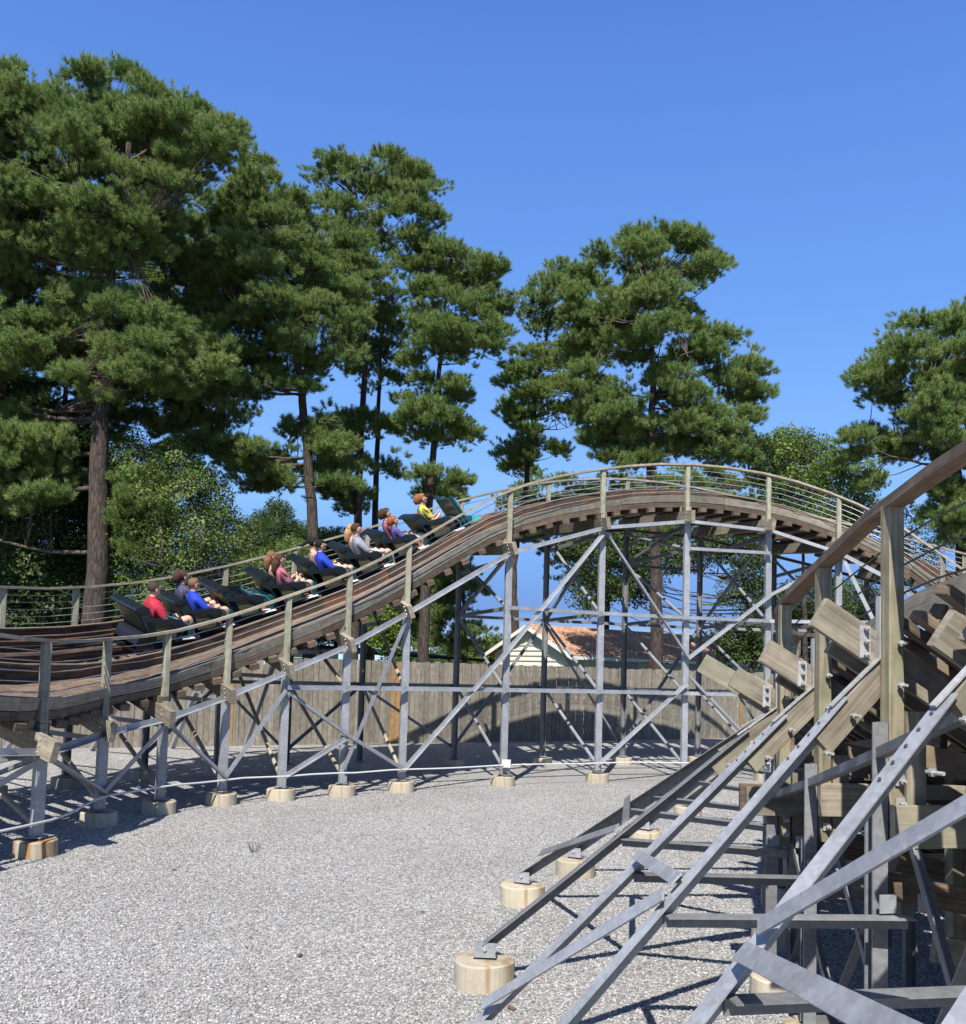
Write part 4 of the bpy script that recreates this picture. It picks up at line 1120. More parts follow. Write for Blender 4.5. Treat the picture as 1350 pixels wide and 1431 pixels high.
piece('fascia', sa + Z * 2.55, sa + sdir * 3.4 + Z * 2.54, rect(.06, .26), M['cream'], shed)
piece('roof_edge', sa - sn * .08 + Z * 2.72, sb - sn * .08 + Z * 2.6, rect(.3, .1), M['darkroof'], shed)
bh = tag(empty('brick_building', (14.5, 52, 0)), 'small patch of red brick building at the right behind the fence', 'building')
ba = V((14.0, 50, 0)); bd = V((.9, .43, 0)); bn_ = V((-.43, .9, 0))
quad_obj('wall', [ba, ba + bd * 6, ba + bd * 6 + Z * 2.75, ba + Z * 2.75], M['brick'], bh); quad_obj('wall', [ba + bn_ * 5, ba, ba + Z * 2.75, ba + bn_ * 5 + Z * 2.75], M['brick'], bh)
quad_obj('roof', [ba - bn_ * .4 - bd * .3 + Z * 2.72, ba + bd * 6.3 - bn_ * .4 + Z * 2.72, ba + bd * 6.3 + bn_ * 3 + Z * 3.6, ba - bd * .3 + bn_ * 3 + Z * 3.6], M['darkroof'], bh, .06)

# ================================================================== TREES
nprng = np.random.default_rng(11)
def proto_coll(name, meshes):
    c = bpy.data.collections.new(name)
    for i, me in enumerate(meshes):
        o = bpy.data.objects.new('%s_%d' % (name, i), me); c.objects.link(o)
    return c
def np_mesh(name, verts, faces, mat):
    """verts (n,3), faces (m,k) of equal size"""
    me = bpy.data.meshes.new(name); k = faces.shape[1]
    me.vertices.add(len(verts)); me.vertices.foreach_set('co', verts.astype(np.float32).ravel())
    me.loops.add(faces.size); me.loops.foreach_set('vertex_index', faces.astype(np.int32).ravel())
    me.polygons.add(len(faces)); me.polygons.foreach_set('loop_start', np.arange(0, faces.size, k, dtype=np.int32))
    me.polygons.foreach_set('loop_total', np.full(len(faces), k, dtype=np.int32))
    me.update(calc_edges=True); me.materials.append(mat); return me
def pine_bough(rg, ntuft=10, nneed=80, rad=.31, nl=.145, nw=.0085):
    """a spray of upright bottle-brush shoots on a flat bough"""
    vs_, fs = [], []; c = 0
    for _ in range(ntuft):
        a = rg.uniform(0, 2 * math.pi); rr = rad * math.sqrt(rg.uniform(0, 1))
        base = np.array([rr * math.cos(a) * 1.25, rr * math.sin(a), rg.uniform(-.10, .08) + .10 * (1 - (rr / rad) ** 2)])
        ax = np.array([math.cos(a) * rr / rad * .8 + .25, math.sin(a) * rr / rad * .8, .95]) + rg.normal(0, .2, 3); ax /= np.linalg.norm(ax)
        tl = rg.uniform(.10, .20)
        for k in range(nneed):
            f = rg.uniform(0, 1); p = base + ax * tl * f
            d = rg.normal(0, 1, 3); d -= ax * d.dot(ax); d /= np.linalg.norm(d) + 1e-6
            d = d * (1.0 - .55 * f) + ax * (.35 + .5 * f); d /= np.linalg.norm(d)
            L_ = nl * rg.uniform(.7, 1.15); s_ = np.cross(d, rg.normal(0, 1, 3)); s_ /= np.linalg.norm(s_) + 1e-6
            q = p + d * L_
            vs_ += [p - s_ * nw * .7, p + s_ * nw * .7, q]; fs.append((c, c + 1, c + 2)); c += 3
    return np.array(vs_), np.array(fs)
def leaf_clump(rg, n=120, rad=.42, ls=.052):
    vs_, fs = [], []; c = 0
    for _ in range(n):
        d = rg.normal(0, 1, 3); d /= np.linalg.norm(d); p = d * rad * rg.uniform(.3, 1) ** .5 * np.array([1, 1, .75])
        nrm_ = np.array([-.1, -.35, .9]) + rg.normal(0, .55, 3) + d * .4; nrm_ /= np.linalg.norm(nrm_)
        s_ = np.cross(nrm_, rg.normal(0, 1, 3)); s_ /= np.linalg.norm(s_); e = np.cross(nrm_, s_); L_ = ls * rg.uniform(.7, 1.3)
        vs_ += [p - s_ * L_, p - e * L_ * .55, p + s_ * L_, p + e * L_ * .55]; fs.append((c, c + 1, c + 2, c + 3)); c += 4
    return np.array(vs_), np.array(fs)
pines = proto_coll('pine_bough', [np_mesh('pine_bough', *pine_bough(nprng), M['needle']) for _ in range(6)])
leafc = {k: proto_coll('leaf_clump_' + k, [np_mesh('leaf_clump', *leaf_clump(nprng), M[k]) for _ in range(4)]) for k in ('leaf', 'leafmid', 'leafdark', 'leafbright')}
def gn_group(name, coll):
    g = bpy.data.node_groups.new(name, 'GeometryNodeTree')
    g.interface.new_socket('Geometry', in_out='INPUT', socket_type='NodeSocketGeometry')
    g.interface.new_socket('Geometry', in_out='OUTPUT', socket_type='NodeSocketGeometry')
    N_ = g.nodes; i, o = N_.new('NodeGroupInput'), N_.new('NodeGroupOutput')
    mp = N_.new('GeometryNodeMeshToPoints'); ci = N_.new('GeometryNodeCollectionInfo'); ci.inputs['Collection'].default_value = coll
    ci.inputs['Separate Children'].default_value = True; ci.inputs['Reset Children'].default_value = True
    ip = N_.new('GeometryNodeInstanceOnPoints'); ip.inputs['Pick Instance'].default_value = True
    def att(nm, ty):
        n = N_.new('GeometryNodeInputNamedAttribute'); n.data_type = ty; n.inputs['Name'].default_value = nm; return n.outputs['Attribute']
    er = N_.new('FunctionNodeEulerToRotation')
    L_ = g.links
    L_.new(i.outputs[0], ip.inputs['Points']); L_.new(ci.outputs[0], ip.inputs['Instance'])
    L_.new(att('idx', 'INT'), ip.inputs['Instance Index']); L_.new(att('rot', 'FLOAT_VECTOR'), er.inputs[0]); L_.new(er.outputs[0], ip.inputs['Rotation'])
    L_.new(att('scl', 'FLOAT'), ip.inputs['Scale']); L_.new(ip.outputs[0], o.inputs[0])
    return g
GN = {'pine': gn_group('scatter_boughs', pines)}
for k, c in leafc.items(): GN[k] = gn_group('scatter_' + k, c)
def scatter(name, pts, rots, scl, kind, nvar, parent, origin):
    me = bpy.data.meshes.new(name); n = len(pts)
    me.vertices.add(n); me.vertices.foreach_set('co', (np.asarray(pts) - np.asarray(origin)).astype(np.float32).ravel())
    a = me.attributes.new('rot', 'FLOAT_VECTOR', 'POINT'); a.data.foreach_set('vector', np.asarray(rots, dtype=np.float32).ravel())
    a = me.attributes.new('scl', 'FLOAT', 'POINT'); a.data.foreach_set('value', np.asarray(scl, dtype=np.float32))
    a = me.attributes.new('idx', 'INT', 'POINT'); a.data.foreach_set('value', nprng.integers(0, nvar, n).astype(np.int32))
    o = link(name, me, None, parent, origin); md = o.modifiers.new('scatter', 'NODES'); md.node_group = GN[kind]
    o['kind'] = 'stuff'; return o
def inside(poly, x, y):
    c = False; n = len(poly); j = n - 1
    for i in range(n):
        xi, yi = poly[i]; xj, yj = poly[j]
        if (yi > y) != (yj > y) and x < (xj - xi) * (y - yi) / (yj - yi) + xi: c = not c
        j = i
    return c
def edge_dist(poly, x, y):
    best = 1e9; n = len(poly)
    for i in range(n):
        ax, ay = poly[i]; bx, by = poly[(i + 1) % n]; dx, dy = bx - ax, by - ay
        t = max(0, min(1, ((x - ax) * dx + (y - ay) * dy) / (dx * dx + dy * dy + 1e-9)))
        best = min(best, math.hypot(x - ax - t * dx, y - ay - t * dy))
    return best
def tree(name, label, cat, group, d, trunk, polys, kind='pine', spacing=22, r_trunk=.3, scale=1., gaps=(), nvar=6, limbs=14, depth=1., layers=2, drop=.12, flat=True, seed=1, pads=True, padn=1.0):
    """trunk: outline points of the stem; polys: crown outlines at distance d; filled as a volume"""
    rg = random.Random(seed)
    T_ = [at(px, py, d) for px, py in trunk]
    g0_ = T_[0].copy(); g0_.z = -.1; g0_ = V((g0_.x, g0_.y, -.1)); T_ = [g0_] + T_
    root = empty(name, (g0_.x, g0_.y, 0)); tag(root, label, cat, group)
    # smooth stem
    pts = []; n = len(T_) - 1
    for i in range(n * 5 + 1):
        p = catmull(T_, i / 5.0) if i < n * 5 else T_[-1]
        pts.append(p + V((rg.uniform(-.03, .03), rg.uniform(-.03, .03), 0)))
    hs = pts[-1].z
    tp = [max(.16, (1.15 if i == 0 else 1.0) - .82 * max(0, p.z) / max(hs, .1)) for i, p in enumerate(pts)]
    MB().sweep(tube(pts, 1, 12, tp), circ(r_trunk, 12)).build('trunk', M['bark'], root, smooth=True, origin=(g0_.x, g0_.y, 0))
    sil = []
    m_per = d / FPX
    padc = []; small = []
    for poly in (polys if not (kind == 'pine' and pads) else []):
        xs = [p[0] for p in poly]; ys = [p[1] for p in poly]
        x0, x1, y0, y1 = min(xs), max(xs), min(ys), max(ys)
        half = min(x1 - x0, y1 - y0) * .5
        for lay in range(layers):
            y = y0 + rg.uniform(0, spacing)
            while y < y1:
                x = x0 + rg.uniform(0, spacing)
                while x < x1:
                    jx, jy = x + rg.uniform(-.5, .5) * spacing, y + rg.uniform(-.5, .5) * spacing
                    x += spacing
                    if rg.random() < drop or not inside(poly, jx, jy): continue
                    if any(((jx - g[0]) / g[2]) ** 2 + ((jy - g[1]) / g[3]) ** 2 < 1 for g in gaps): continue
                    e = edge_dist(poly, jx, jy)
                    if e < spacing * .28: continue
                    # clumpiness: leave voids where a low-frequency field is low
                    nz = noise.noise(V((jx * .022, jy * .04, lay * 3.7 + seed)))
                    if flat and nz < -.30 and e > spacing * .6: continue
                    k = min(1, e / max(half, 1)); dep = math.sqrt(max(0, 1 - (1 - k) ** 2)) * half * m_per * depth
                    dd = d + (rg.uniform(-1, 1)) * dep
                    sil.append(at(jx, jy, dd))
                y += spacing * .8
    if kind == 'pine' and pads:
        for poly in polys:
            xs = [p[0] for p in poly]; ys = [p[1] for p in poly]
            x0, x1, y0, y1 = min(xs), max(xs), min(ys), max(ys); half = min(x1 - x0, y1 - y0) * .5
            sx_, sy_ = 31, 19; row = 0; y = y0
            while y < y1 + 10:
                x = x0 + (row % 2) * sx_ * .5
                while x < x1 + 10:
                    jx, jy = x + rg.uniform(-.4, .4) * sx_, y + rg.uniform(-.4, .4) * sy_; x += sx_
                    if not inside(poly, jx, jy) or rg.random() < drop or edge_dist(poly, jx, jy) < 7: continue
                    if any(((jx - g[0]) / (g[2] + 6)) ** 2 + ((jy - g[1]) / (g[3] + 4)) ** 2 < 1 for g in gaps): continue
                    e = edge_dist(poly, jx, jy); k = min(1, e / max(half, 1))
                    dep = math.sqrt(max(0, 1 - (1 - k) ** 2)) * half * m_per * depth
                    c = at(jx, jy, d + rg.uniform(-1, 1) * dep); a_ = min(22, e + 4) * m_per * rg.uniform(.55, 1.2); az_ = rg.uniform(.35, .95); tx_, ty_ = rg.uniform(-.35, .35), rg.uniform(-.35, .35)
                    padc.append(c)
                    for q in range(4):
                        t_ = rg.uniform(0, 6.283); o_ = a_ * rg.uniform(1.0, 1.45)
                        c2_ = c + V((math.cos(t_) * o_, math.sin(t_) * o_ * .7, rg.uniform(-.5, .35) * a_))
                        sil.append(c2_); small.append(len(sil) - 1)
                    for q in range(int(11 * padn)):
                        t_ = rg.uniform(0, 6.283); r_ = math.sqrt(rg.random())
                        ox, oy = math.cos(t_) * r_ * a_, math.sin(t_) * r_ * a_
                        sil.append(c + V((ox, oy, a_ * az_ * (math.sqrt(1 - r_ * r_ * .95) - .6) + ox * tx_ + oy * ty_ + rg.uniform(-.15, .15))))
                y += sy_; row += 1
            for q in range(int(.0011 * (x1 - x0) * (y1 - y0) * (1 - drop))):
                jx, jy = rg.uniform(x0, x1), rg.uniform(y0, y1)
                if not inside(poly, jx, jy) or edge_dist(poly, jx, jy) < 5: continue
                if any(((jx - g[0]) / g[2]) ** 2 + ((jy - g[1]) / g[3]) ** 2 < 1 for g in gaps): continue
                k = min(1, edge_dist(poly, jx, jy) / max(half, 1))
                sil.append(at(jx, jy, d + rg.uniform(-1, 1) * math.sqrt(max(0, 1 - (1 - k) ** 2)) * half * m_per * depth))
    ss_ = set(small); ok_ = [(p, i in ss_) for i, p in enumerate(sil) if p.z > .3]; sil = [a for a, b_ in ok_]; smf = [b_ for a, b_ in ok_]
    if not sil: return root
    P_ = np.array([tuple(p) for p in sil])
    cen = pts[len(pts) * 2 // 3]
    rots, sc = [], []
    for p in sil:
        out = V((p.x - cen.x, p.y - cen.y, 0)); az = math.atan2(out.y, out.x)
        if kind == 'pine': rots.append((rg.uniform(-.25, .25), rg.uniform(.0, .55), az + rg.uniform(-.5, .5)))
        else: rots.append((rg.uniform(-.5, .5), rg.uniform(-.5, .5), rg.uniform(0, 6.3)))
        sc.append(scale * rg.uniform(.75, 1.25) * (.62 if smf[len(sc)] else 1.))
    scatter('crown', P_, rots, sc, kind, nvar, root, (g0_.x, g0_.y, 0))
    # limbs from the stem to some of the boughs, and twigs from the limbs to the rest
    zs = [p.z for p in pts]
    def stem_at(z):
        z = max(zs[1], min(zs[-1], z))
        for i in range(1, len(pts)):
            if pts[i].z >= z: 
                f = (z - pts[i - 1].z) / max(1e-3, pts[i].z - pts[i - 1].z); return pts[i - 1].lerp(pts[i], max(0, min(1, f)))
        return pts[-1]
    ends = rg.sample(padc or sil, min(limbs, len(padc or sil))); lines = []
    for e in ends:
        hl = math.hypot(e.x - cen.x, e.y - cen.y)
        s_ = stem_at(min(e.z - .25 * hl, hs * .97)); L_ = (e - s_).length
        if L_ < .4: continue
        pl = []
        for q in range(7):
            f = q / 6; p = s_.lerp(e, f) + V((0, 0, -.10 * L_ * math.sin(math.pi * f))) + V((rg.uniform(-.06, .06), rg.uniform(-.06, .06), rg.uniform(-.05, .05))) * L_ * .35 * math.sin(math.pi * f)
            pl.append(p)
        rr = r_trunk * min(.30, .07 + .028 * L_)
        MB().sweep(tube(pl, 1, 6, [1, .88, .76, .64, .5, .36, .2]), circ(rr, 7)).build('branch', M['limb'], root, smooth=True, origin=pl[0])
        lines.append(pl)
    tw = MB()
    for p in (padc + sil[::5] if padc else sil):
        if not lines: break
        best = min((q for pl in lines for q in pl[2:]), key=lambda q: (q - p).length_squared + (4 if q.z > p.z + .3 else 0))
        if (best - p).length > 3.2 or (best - p).length < .1: continue
        mid = best.lerp(p, .5) - V((0, 0, .08)) + V((rg.uniform(-.1, .1), rg.uniform(-.1, .1), 0))
        tw.sweep(tube([best, mid, p], 1, 4, [1, .7, .35]), circ(.022 if kind == 'pine' else .016, 4), caps=False)
    if tw.v: tw.build('twigs', M['limb'], root, kind='stuff', origin=(g0_.x, g0_.y, 0))
    return root
GP, GD = 'tall pines beyond the fence', 'broadleaf trees beyond the fence'
tree('pine_tree', 'huge thick-trunked pine filling the upper left corner', 'tree', GP, 27, [(136, 800), (138, 640), (146, 500), (152, 400), (168, 280), (180, 200)],
     [[(-90, 92), (0, 100), (30, 100), (60, 108), (100, 102), (150, 92), (205, 102), (245, 122), (278, 130), (292, 160), (330, 180), (332, 215), (300, 245), (270, 290), (240, 330), (225, 365), (130, 385), (40, 375), (-90, 365)],
      [(-90, 370), (0, 350), (40, 380), (100, 385), (150, 395), (195, 400), (235, 420), (260, 460), (290, 490), (322, 525), (300, 550), (240, 560), (200, 540), (170, 560), (140, 565), (95, 545), (60, 500), (0, 545), (-90, 560)],
      [(165, 640), (215, 650), (232, 700), (222, 770), (185, 790), (160, 720)], [(-90, 560), (20, 560), (100, 600), (112, 680), (60, 730), (-90, 740)]],
     spacing=15.5, r_trunk=.40, gaps=[(235, 185, 14, 9), (40, 205, 16, 12), (245, 290, 26, 12), (175, 395, 42, 9), (5, 405, 22, 16), (60, 395, 30, 10), (255, 400, 20, 16), (130, 262, 16, 9), (195, 232, 18, 8), (85, 435, 50, 10), (165, 455, 16, 9), (200, 500, 14, 8)], limbs=34, layers=3, seed=3, depth=.9)
tree('pine_tree', 'pine standing behind the huge one, trunk showing just left of its trunk', 'tree', GP, 32, [(84, 850), (86, 700), (92, 560), (100, 430)],
     [[(-90, 300), (60, 250), (200, 280), (330, 300), (300, 380), (260, 470), (330, 540), (250, 590), (180, 610), (100, 640), (20, 660), (-90, 640)]], spacing=16, r_trunk=.22, limbs=16, seed=44, drop=.3,
     gaps=[(235, 290, 26, 12), (175, 395, 30, 9), (160, 455, 12, 9)])
tree('pine_tree', 'second tall pine from the left, leafless lower limbs over the tail of the train', 'tree', GP, 31, [(437, 760), (430, 640), (421, 540), (405, 430), (385, 320), (372, 260)],
     [[(322, 240), (350, 213), (385, 218), (402, 250), (425, 268), (447, 300), (460, 350), (500, 400), (510, 450), (495, 500), (460, 535), (425, 555), (395, 540), (375, 560), (330, 575), (285, 560), (262, 535), (225, 500), (222, 460), (235, 420), (250, 370), (262, 320), (290, 270)],
      [(240, 550), (330, 555), (400, 585), (420, 600), (430, 650), (415, 695), (345, 700), (330, 665), (280, 650), (235, 655), (215, 610)],
      [(445, 560), (480, 590), (495, 640), (490, 700), (455, 700), (440, 640)]],
     spacing=15.5, r_trunk=.25, gaps=[(262, 355, 12, 18), (300, 330, 14, 10), (400, 580, 24, 12), (360, 600, 22, 9), (440, 470, 14, 10)], limbs=30, layers=3, seed=5, drop=.06, padn=1.1)
tree('pine_tree', 'tall twin-topped pine with a bright low tuft above the train', 'tree', GP, 34, [(500, 760), (503, 640), (510, 520), (513, 430), (505, 340), (498, 270)],
     [[(440, 215), (480, 204), (512, 212), (548, 203), (565, 225), (592, 228), (615, 250), (614, 282), (625, 295), (618, 330), (600, 360), (585, 380), (568, 425), (540, 440), (515, 425), (495, 450), (478, 480), (462, 440), (448, 400), (438, 340), (432, 280), (440, 250)],
      [(472, 590), (490, 572), (530, 570), (552, 590), (550, 615), (515, 628), (480, 615)], [(435, 560), (475, 575), (500, 600), (515, 660), (505, 735), (470, 745), (440, 700), (425, 650)]],
     spacing=15, r_trunk=.21, gaps=[(478, 265, 12, 22), (500, 300, 10, 14), (545, 385, 14, 12), (565, 350, 9, 9)], limbs=26, layers=2, seed=8, drop=.12, padn=1.1)
tree('pine_tree', 'slim pine close beside the twin-topped one, trunk just to its right', 'tree', GP, 36, [(524, 740), (528, 620), (532, 500), (540, 420)],
     [[(480, 440), (520, 430), (560, 430), (580, 460), (575, 500), (560, 540), (540, 560), (500, 560), (480, 540), (470, 490)], [(520, 640), (560, 620), (570, 660), (560, 700), (530, 690)]], spacing=20, r_trunk=.2, limbs=14, layers=2, seed=12, drop=.3)
tree('pine_tree', 'pine with dark hanging lower boughs, centre of the row', 'tree', GP, 33, [(592, 900), (598, 740), (608, 600), (618, 480), (625, 400)],
     [[(598, 345), (640, 334), (662, 342), (705, 372), (716, 398), (738, 390), (725, 430), (702, 462), (708, 482), (682, 500), (660, 490), (640, 520), (600, 500), (575, 520), (560, 500), (562, 450), (585, 410), (580, 375)],
      [(560, 545), (600, 520), (650, 500), (705, 480), (700, 505), (660, 530), (645, 570), (678, 618), (670, 640), (640, 650), (655, 690), (625, 705), (590, 700), (575, 660), (585, 610), (555, 590)]],
     spacing=15.5, r_trunk=.23, gaps=[(575, 470, 12, 10), (600, 545, 16, 8), (640, 585, 8, 8), (612, 640, 8, 9)], limbs=26, layers=3, seed=15, drop=.07, padn=1.1)
tree('pine_tree', 'leaning pine with a kinked trunk just left of the crest', 'tree', GP, 38, [(720, 900), (718, 790), (733, 700), (741, 620), (758, 500), (775, 420)],
     [[(682, 560), (695, 540), (722, 500), (722, 470), (715, 440), (732, 420), (738, 395), (755, 355), (790, 346), (822, 345), (835, 380), (855, 450), (865, 540), (850, 600), (800, 600), (760, 590), (740, 620), (705, 600)],
      [(690, 600), (740, 600), (790, 620), (785, 660), (745, 650), (720, 670), (695, 685), (680, 650)]],
     spacing=15, r_trunk=.2, gaps=[(735, 480, 18, 10), (775, 470, 8, 14), (815, 600, 12, 8), (830, 520, 24, 10)], limbs=26, layers=3, seed=18, drop=.14, padn=1.1)
tree('pine_tree', 'broad full pine standing behind the crest of the track', 'tree', GP, 31.5, [(918, 930), (915, 780), (910, 650), (912, 520), (905, 430), (900, 370)],
     [[(815, 348), (858, 335), (872, 318), (910, 322), (952, 312), (978, 322), (985, 352), (1012, 358), (1016, 388), (990, 402), (978, 420), (996, 428), (990, 452), (1024, 452), (1045, 478), (1064, 510), (1062, 540), (1096, 538), (1096, 565), (1060, 582), (1035, 600), (1000, 560), (960, 580), (900, 560), (860, 590), (830, 560), (800, 520), (795, 450), (800, 400)],
      [(800, 560), (860, 540), (930, 570), (1000, 560), (1050, 600), (1070, 650), (1010, 655), (950, 640), (900, 665), (850, 650), (815, 640), (800, 600)]],
     spacing=15, r_trunk=.26, gaps=[(945, 365, 14, 9), (925, 500, 10, 20), (870, 520, 40, 12), (985, 540, 30, 8), (905, 455, 14, 8), (855, 400, 10, 14), (1020, 510, 10, 12), (925, 585, 20, 9)], limbs=34, layers=3, seed=21, drop=.12, padn=1.2)
tree('pine_tree', 'large pine at the right edge with a dark layered crown', 'tree', GP, 30, [(1345, 800), (1340, 700), (1330, 610), (1312, 520), (1305, 470)],
     [[(1228, 470), (1238, 446), (1290, 438), (1322, 424), (1350, 434), (1440, 430), (1450, 700), (1350, 660), (1310, 690), (1290, 640), (1250, 660), (1230, 690), (1195, 680), (1188, 650), (1190, 605), (1215, 590), (1250, 595), (1240, 570), (1200, 560), (1194, 520), (1226, 508)],
      [(1290, 680), (1420, 660), (1430, 820), (1365, 800), (1330, 760), (1300, 740)]],
     spacing=15.5, r_trunk=.3, gaps=[(1300, 655, 34, 14), (1255, 580, 14, 9), (1290, 480, 14, 9), (1270, 515, 14, 6)], limbs=28, layers=3, seed=24, drop=.14, padn=1.1)
tree('broadleaf_tree', 'sunlit green tree behind the tail of the train, left of the second pine', 'tree', GD, 29, [(240, 860), (235, 760), (240, 700)],
     [[(148, 610), (175, 598), (200, 612), (228, 622), (240, 602), (262, 615), (285, 640), (318, 672), (325, 705), (345, 735), (340, 770), (380, 760), (425, 745), (432, 790), (380, 840), (280, 880), (150, 870)]],
     'leafmid', 17, .14, .85, [(215, 600, 14, 12), (300, 690, 8, 6), (250, 700, 14, 10), (200, 760, 12, 18)], 4, 12, 1.5, 4, .2, False, 31)
tree('broadleaf_tree', 'dark shady tree at the far left edge under the huge pine', 'tree', GD, 30, [(88, 900), (86, 760), (84, 640), (90, 560)],
     [[(-60, 540), (30, 530), (80, 560), (130, 590), (160, 660), (200, 680), (215, 720), (160, 760), (150, 880), (40, 900), (-60, 900)]],
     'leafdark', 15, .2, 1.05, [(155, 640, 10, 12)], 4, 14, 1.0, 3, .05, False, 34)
tree('broadleaf_tree', 'shaded leafy tree low between the second and third pine trunks', 'tree', GD, 40, [(470, 860), (470, 780)],
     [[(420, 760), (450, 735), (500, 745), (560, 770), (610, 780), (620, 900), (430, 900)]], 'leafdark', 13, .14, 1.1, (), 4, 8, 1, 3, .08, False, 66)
tree('conifer_tree', 'rounded distant green tree seen low behind the train, right of the sunlit one', 'tree', GD, 60, [(385, 850), (385, 760)],
     [[(325, 745), (345, 722), (372, 714), (385, 696), (402, 706), (406, 724), (430, 738), (470, 745), (520, 800), (530, 860), (330, 860)]], 'leafdark', 9, .2, 1.3, (), 4, 6, 1, 3, .02, False, 37)
tree('broadleaf_bush', 'bright lime green bush seen under the rising track', 'bush', GD, 29.5, [(545, 920), (545, 880)],
     [[(522, 858), (540, 838), (562, 842), (572, 870), (565, 905), (530, 910), (518, 890)]], 'leafbright', 12, .06, .8, (), 4, 5, 1, 3, .05, False, 40)
tree('conifer_tree', 'dense dark cedar behind the fence right of the rising track', 'tree', GD, 38, [(650, 910), (645, 800)],
     [[(600, 790), (630, 770), (655, 790), (682, 828), (665, 850), (690, 880), (672, 925), (600, 925), (585, 870), (590, 820)]], 'pine', 13, .18, 1.0, (), 6, 10, 1, 3, .02, False, 43, True, 1.2)
tree('broadleaf_tree', 'small round distant tree between the cedar and the cream house', 'tree', GD, 55, [(690, 930), (690, 900)],
     [[(660, 905), (675, 888), (700, 885), (718, 900), (722, 930), (660, 930)]], 'leaf', 8, .12, 1.2, (), 4, 4, 1, 2, .02, False, 46)
tree('pine_tree', 'hazy background pine seen through the steelwork behind the crest', 'tree', GP, 46, [(845, 920), (850, 800), (840, 700)],
     [[(690, 640), (760, 650), (860, 660), (960, 650), (1060, 660), (1090, 720), (1080, 800), (1040, 770), (960, 820), (900, 800), (860, 850), (800, 810), (770, 830), (740, 760), (700, 740)]], spacing=15, r_trunk=.2, limbs=12, seed=61, drop=.12, padn=1.1,
     gaps=[(745, 800, 26, 34), (700, 800, 20, 30), (985, 800, 24, 18), (930, 790, 12, 12)])
tree('broadleaf_tree', 'round green tree low behind the far right of the crest, above the brick building', 'tree', GD, 42, [(1120, 930), (1118, 840)],
     [[(1030, 840), (1080, 820), (1150, 800), (1230, 820), (1260, 880), (1240, 930), (1040, 930)]], 'leafdark', 14, .2, 1.1, (), 4, 8, 1, 3, .05, False, 63)
tree('broadleaf_tree', 'leafy tree hanging over the roof behind the crest, dark side limbs', 'tree', GD, 33, [(1050, 900), (1035, 800), (1010, 760)],
     [[(775, 755), (830, 735), (900, 745), (955, 760), (1040, 745), (1070, 770), (1075, 830), (1010, 845), (990, 800), (940, 800), (905, 850), (860, 835), (830, 870), (800, 840), (785, 800)],
      [(985, 850), (1020, 870), (1070, 860), (1085, 930), (1000, 930)]], 'leafdark', 15, .13, .95, [(1010, 800, 24, 22), (945, 820, 30, 20), (870, 800, 10, 12), (840, 790, 8, 8)], 4, 22, .8, 3, .2, False, 49)
tree('broadleaf_tree', 'pale yellow-green tree rising between the crest pine and the right pine', 'tree', GD, 34, [(1125, 900), (1122, 780), (1115, 690)],
     [[(1045, 610), (1075, 600), (1100, 588), (1132, 600), (1160, 615), (1190, 640), (1215, 665), (1222, 700), (1235, 760), (1180, 740), (1150, 790), (1110, 730), (1070, 700), (1040, 650)]], 'leaf', 15, .13, 1.0, [(1170, 700, 10, 8), (1120, 700, 8, 8)], 4, 16, 1, 3, .15, False, 52)
tree('broadleaf_tree', 'thin patchy tree just right of the near handrail, below the right pine', 'tree', GD, 37, [(1255, 900), (1250, 780)],
     [[(1210, 690), (1250, 680), (1300, 710), (1330, 760), (1320, 830), (1250, 820), (1225, 780)]], 'leaf', 16, .12, 1.0, [(1330, 790, 20, 20)], 4, 12, 1, 2, .35, False, 55)
# far wood along the horizon
pts_, rots_, sc_ = [], [], []
for k in range(1500):
    x = rnd.uniform(-75, 110); y = 78 + rnd.uniform(0, 14); h = 3.6 + 1.6 * noise.noise(V((x * .09, 3, 0))) + (3.5 if x < -8 else 0)
    pts_.append((x, y, rnd.uniform(.5, 1) ** .6 * max(1.5, h))); rots_.append((rnd.uniform(-.5, .5), rnd.uniform(-.5, .5), rnd.uniform(0, 6.3))); sc_.append(rnd.uniform(2.2, 3.4))
fwd_ = scatter('far_wood', pts_, rots_, sc_, 'leafdark', 4, None, (0, 78, 0)); tag(fwd_, 'low dark line of distant woods along the horizon', 'woods')

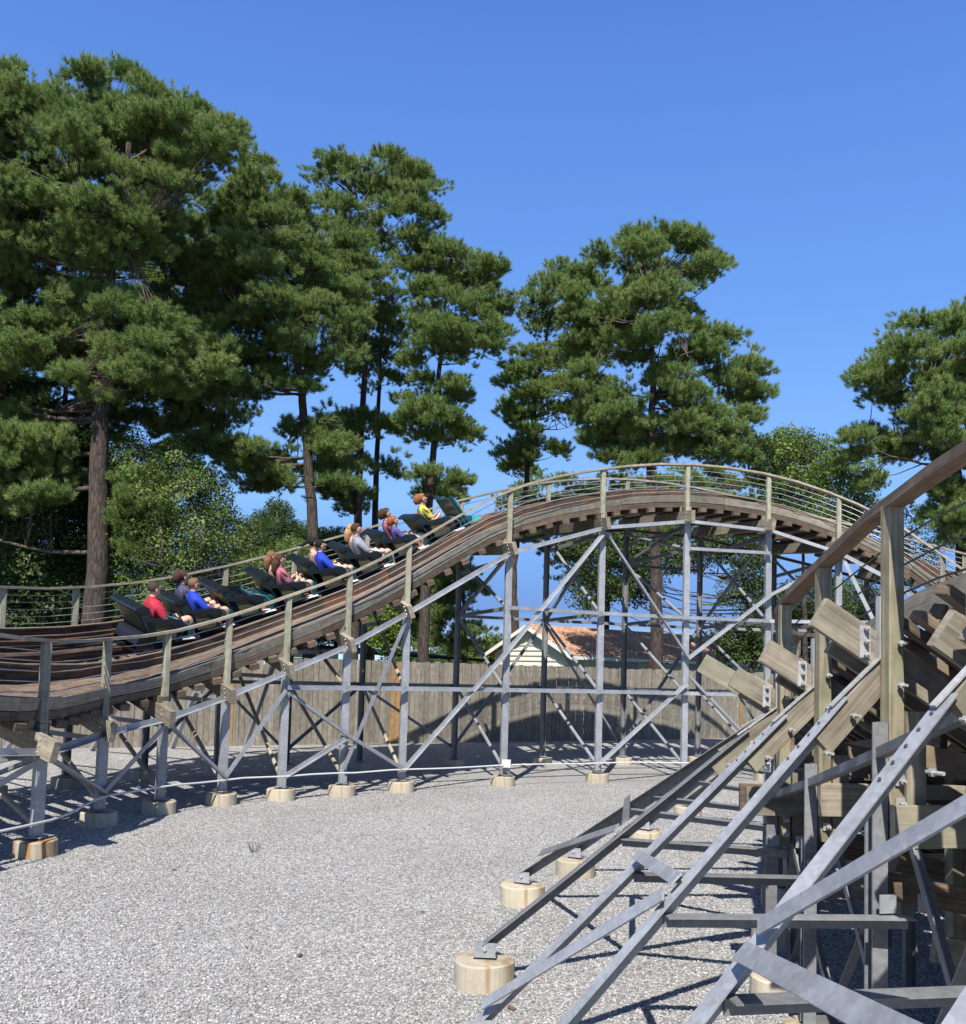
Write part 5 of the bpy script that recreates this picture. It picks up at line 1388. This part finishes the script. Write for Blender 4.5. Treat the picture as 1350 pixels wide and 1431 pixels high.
# ================================================================== GRAVEL STONES (loose, near the camera)
def stone_mesh(rg):
    ph = (1 + 5 ** .5) / 2
    v = np.array([(-1, ph, 0), (1, ph, 0), (-1, -ph, 0), (1, -ph, 0), (0, -1, ph), (0, 1, ph), (0, -1, -ph), (0, 1, -ph), (ph, 0, -1), (ph, 0, 1), (-ph, 0, -1), (-ph, 0, 1)], float) / 1.9
    v *= rg.uniform(.7, 1.25, (12, 1)); v *= np.array([1.15, .9, .6])
    f = np.array([(0, 11, 5), (0, 5, 1), (0, 1, 7), (0, 7, 10), (0, 10, 11), (1, 5, 9), (5, 11, 4), (11, 10, 2), (10, 7, 6), (7, 1, 8), (3, 9, 4), (3, 4, 2), (3, 2, 6), (3, 6, 8), (3, 8, 9), (4, 9, 5), (2, 4, 11), (6, 2, 10), (8, 6, 7), (9, 8, 1)])
    return v, f
GN['stone'] = gn_group('scatter_stones', proto_coll('gravel_stone', [np_mesh('gravel_stone', *stone_mesh(nprng), M['stone']) for _ in range(6)]))
n = 190000
yy = 3.2 + (19 - 3.2) * nprng.uniform(0, 1, n) ** 1.3; xx = nprng.uniform(-1, 1, n) * (yy * .56 + .3) 
P_ = np.stack([xx, yy, nprng.uniform(-.002, .007, n)], 1)
keep = np.ones(n, bool)
P_ = P_[keep]
so2 = scatter('loose_gravel', P_, nprng.uniform(-3.1, 3.1, (len(P_), 3)) * np.array([.15, .15, 1]), nprng.uniform(.0055, .012, len(P_)), 'stone', 6, None, (0, 0, 0))
tag(so2, 'loose crushed grey stones strewn over the yard', 'gravel')
# a weed in the gravel and a few dead leaves
b = MB(); w0 = at(355, 1192, 11.4); w0.z = 0
for k in range(14):
    a = rnd.uniform(0, 6.3); l = rnd.uniform(.05, .12); p0 = w0 + V((math.cos(a) * .03, math.sin(a) * .03, 0)); p1 = p0 + V((math.cos(a) * l * .6, math.sin(a) * l * .6, l))
    b.beam(p0, p1, rect(.005, .002))
wd_ = b.build('weed', M['leafdark'], None, origin=w0); tag(wd_, 'small green weed growing alone in the gravel', 'weed')

M['deadleaf'] = plain('dead_leaf', (.13, .07, .04), .9, 0, .4, 20)
b = MB()
for k in range(26):
    y = rnd.uniform(4, 13); x = rnd.uniform(-.5, .25) * y; a = rnd.uniform(0, 3.1)
    l = rnd.uniform(.012, .035); p0 = V((x, y, .014)); dd = V((math.cos(a), math.sin(a), rnd.uniform(-.2, .3)))
    b.beam(p0 - dd * l, p0 + dd * l, [(-l * .5, -.001), (l * .5, -.001), (l * .35, .004), (-l * .35, .004)])
dl = b.build('fallen_leaves', M['deadleaf'], None, origin=(0, 8, 0)); tag(dl, 'scattered small brown dead leaves on the gravel', 'leaves', kind='stuff')
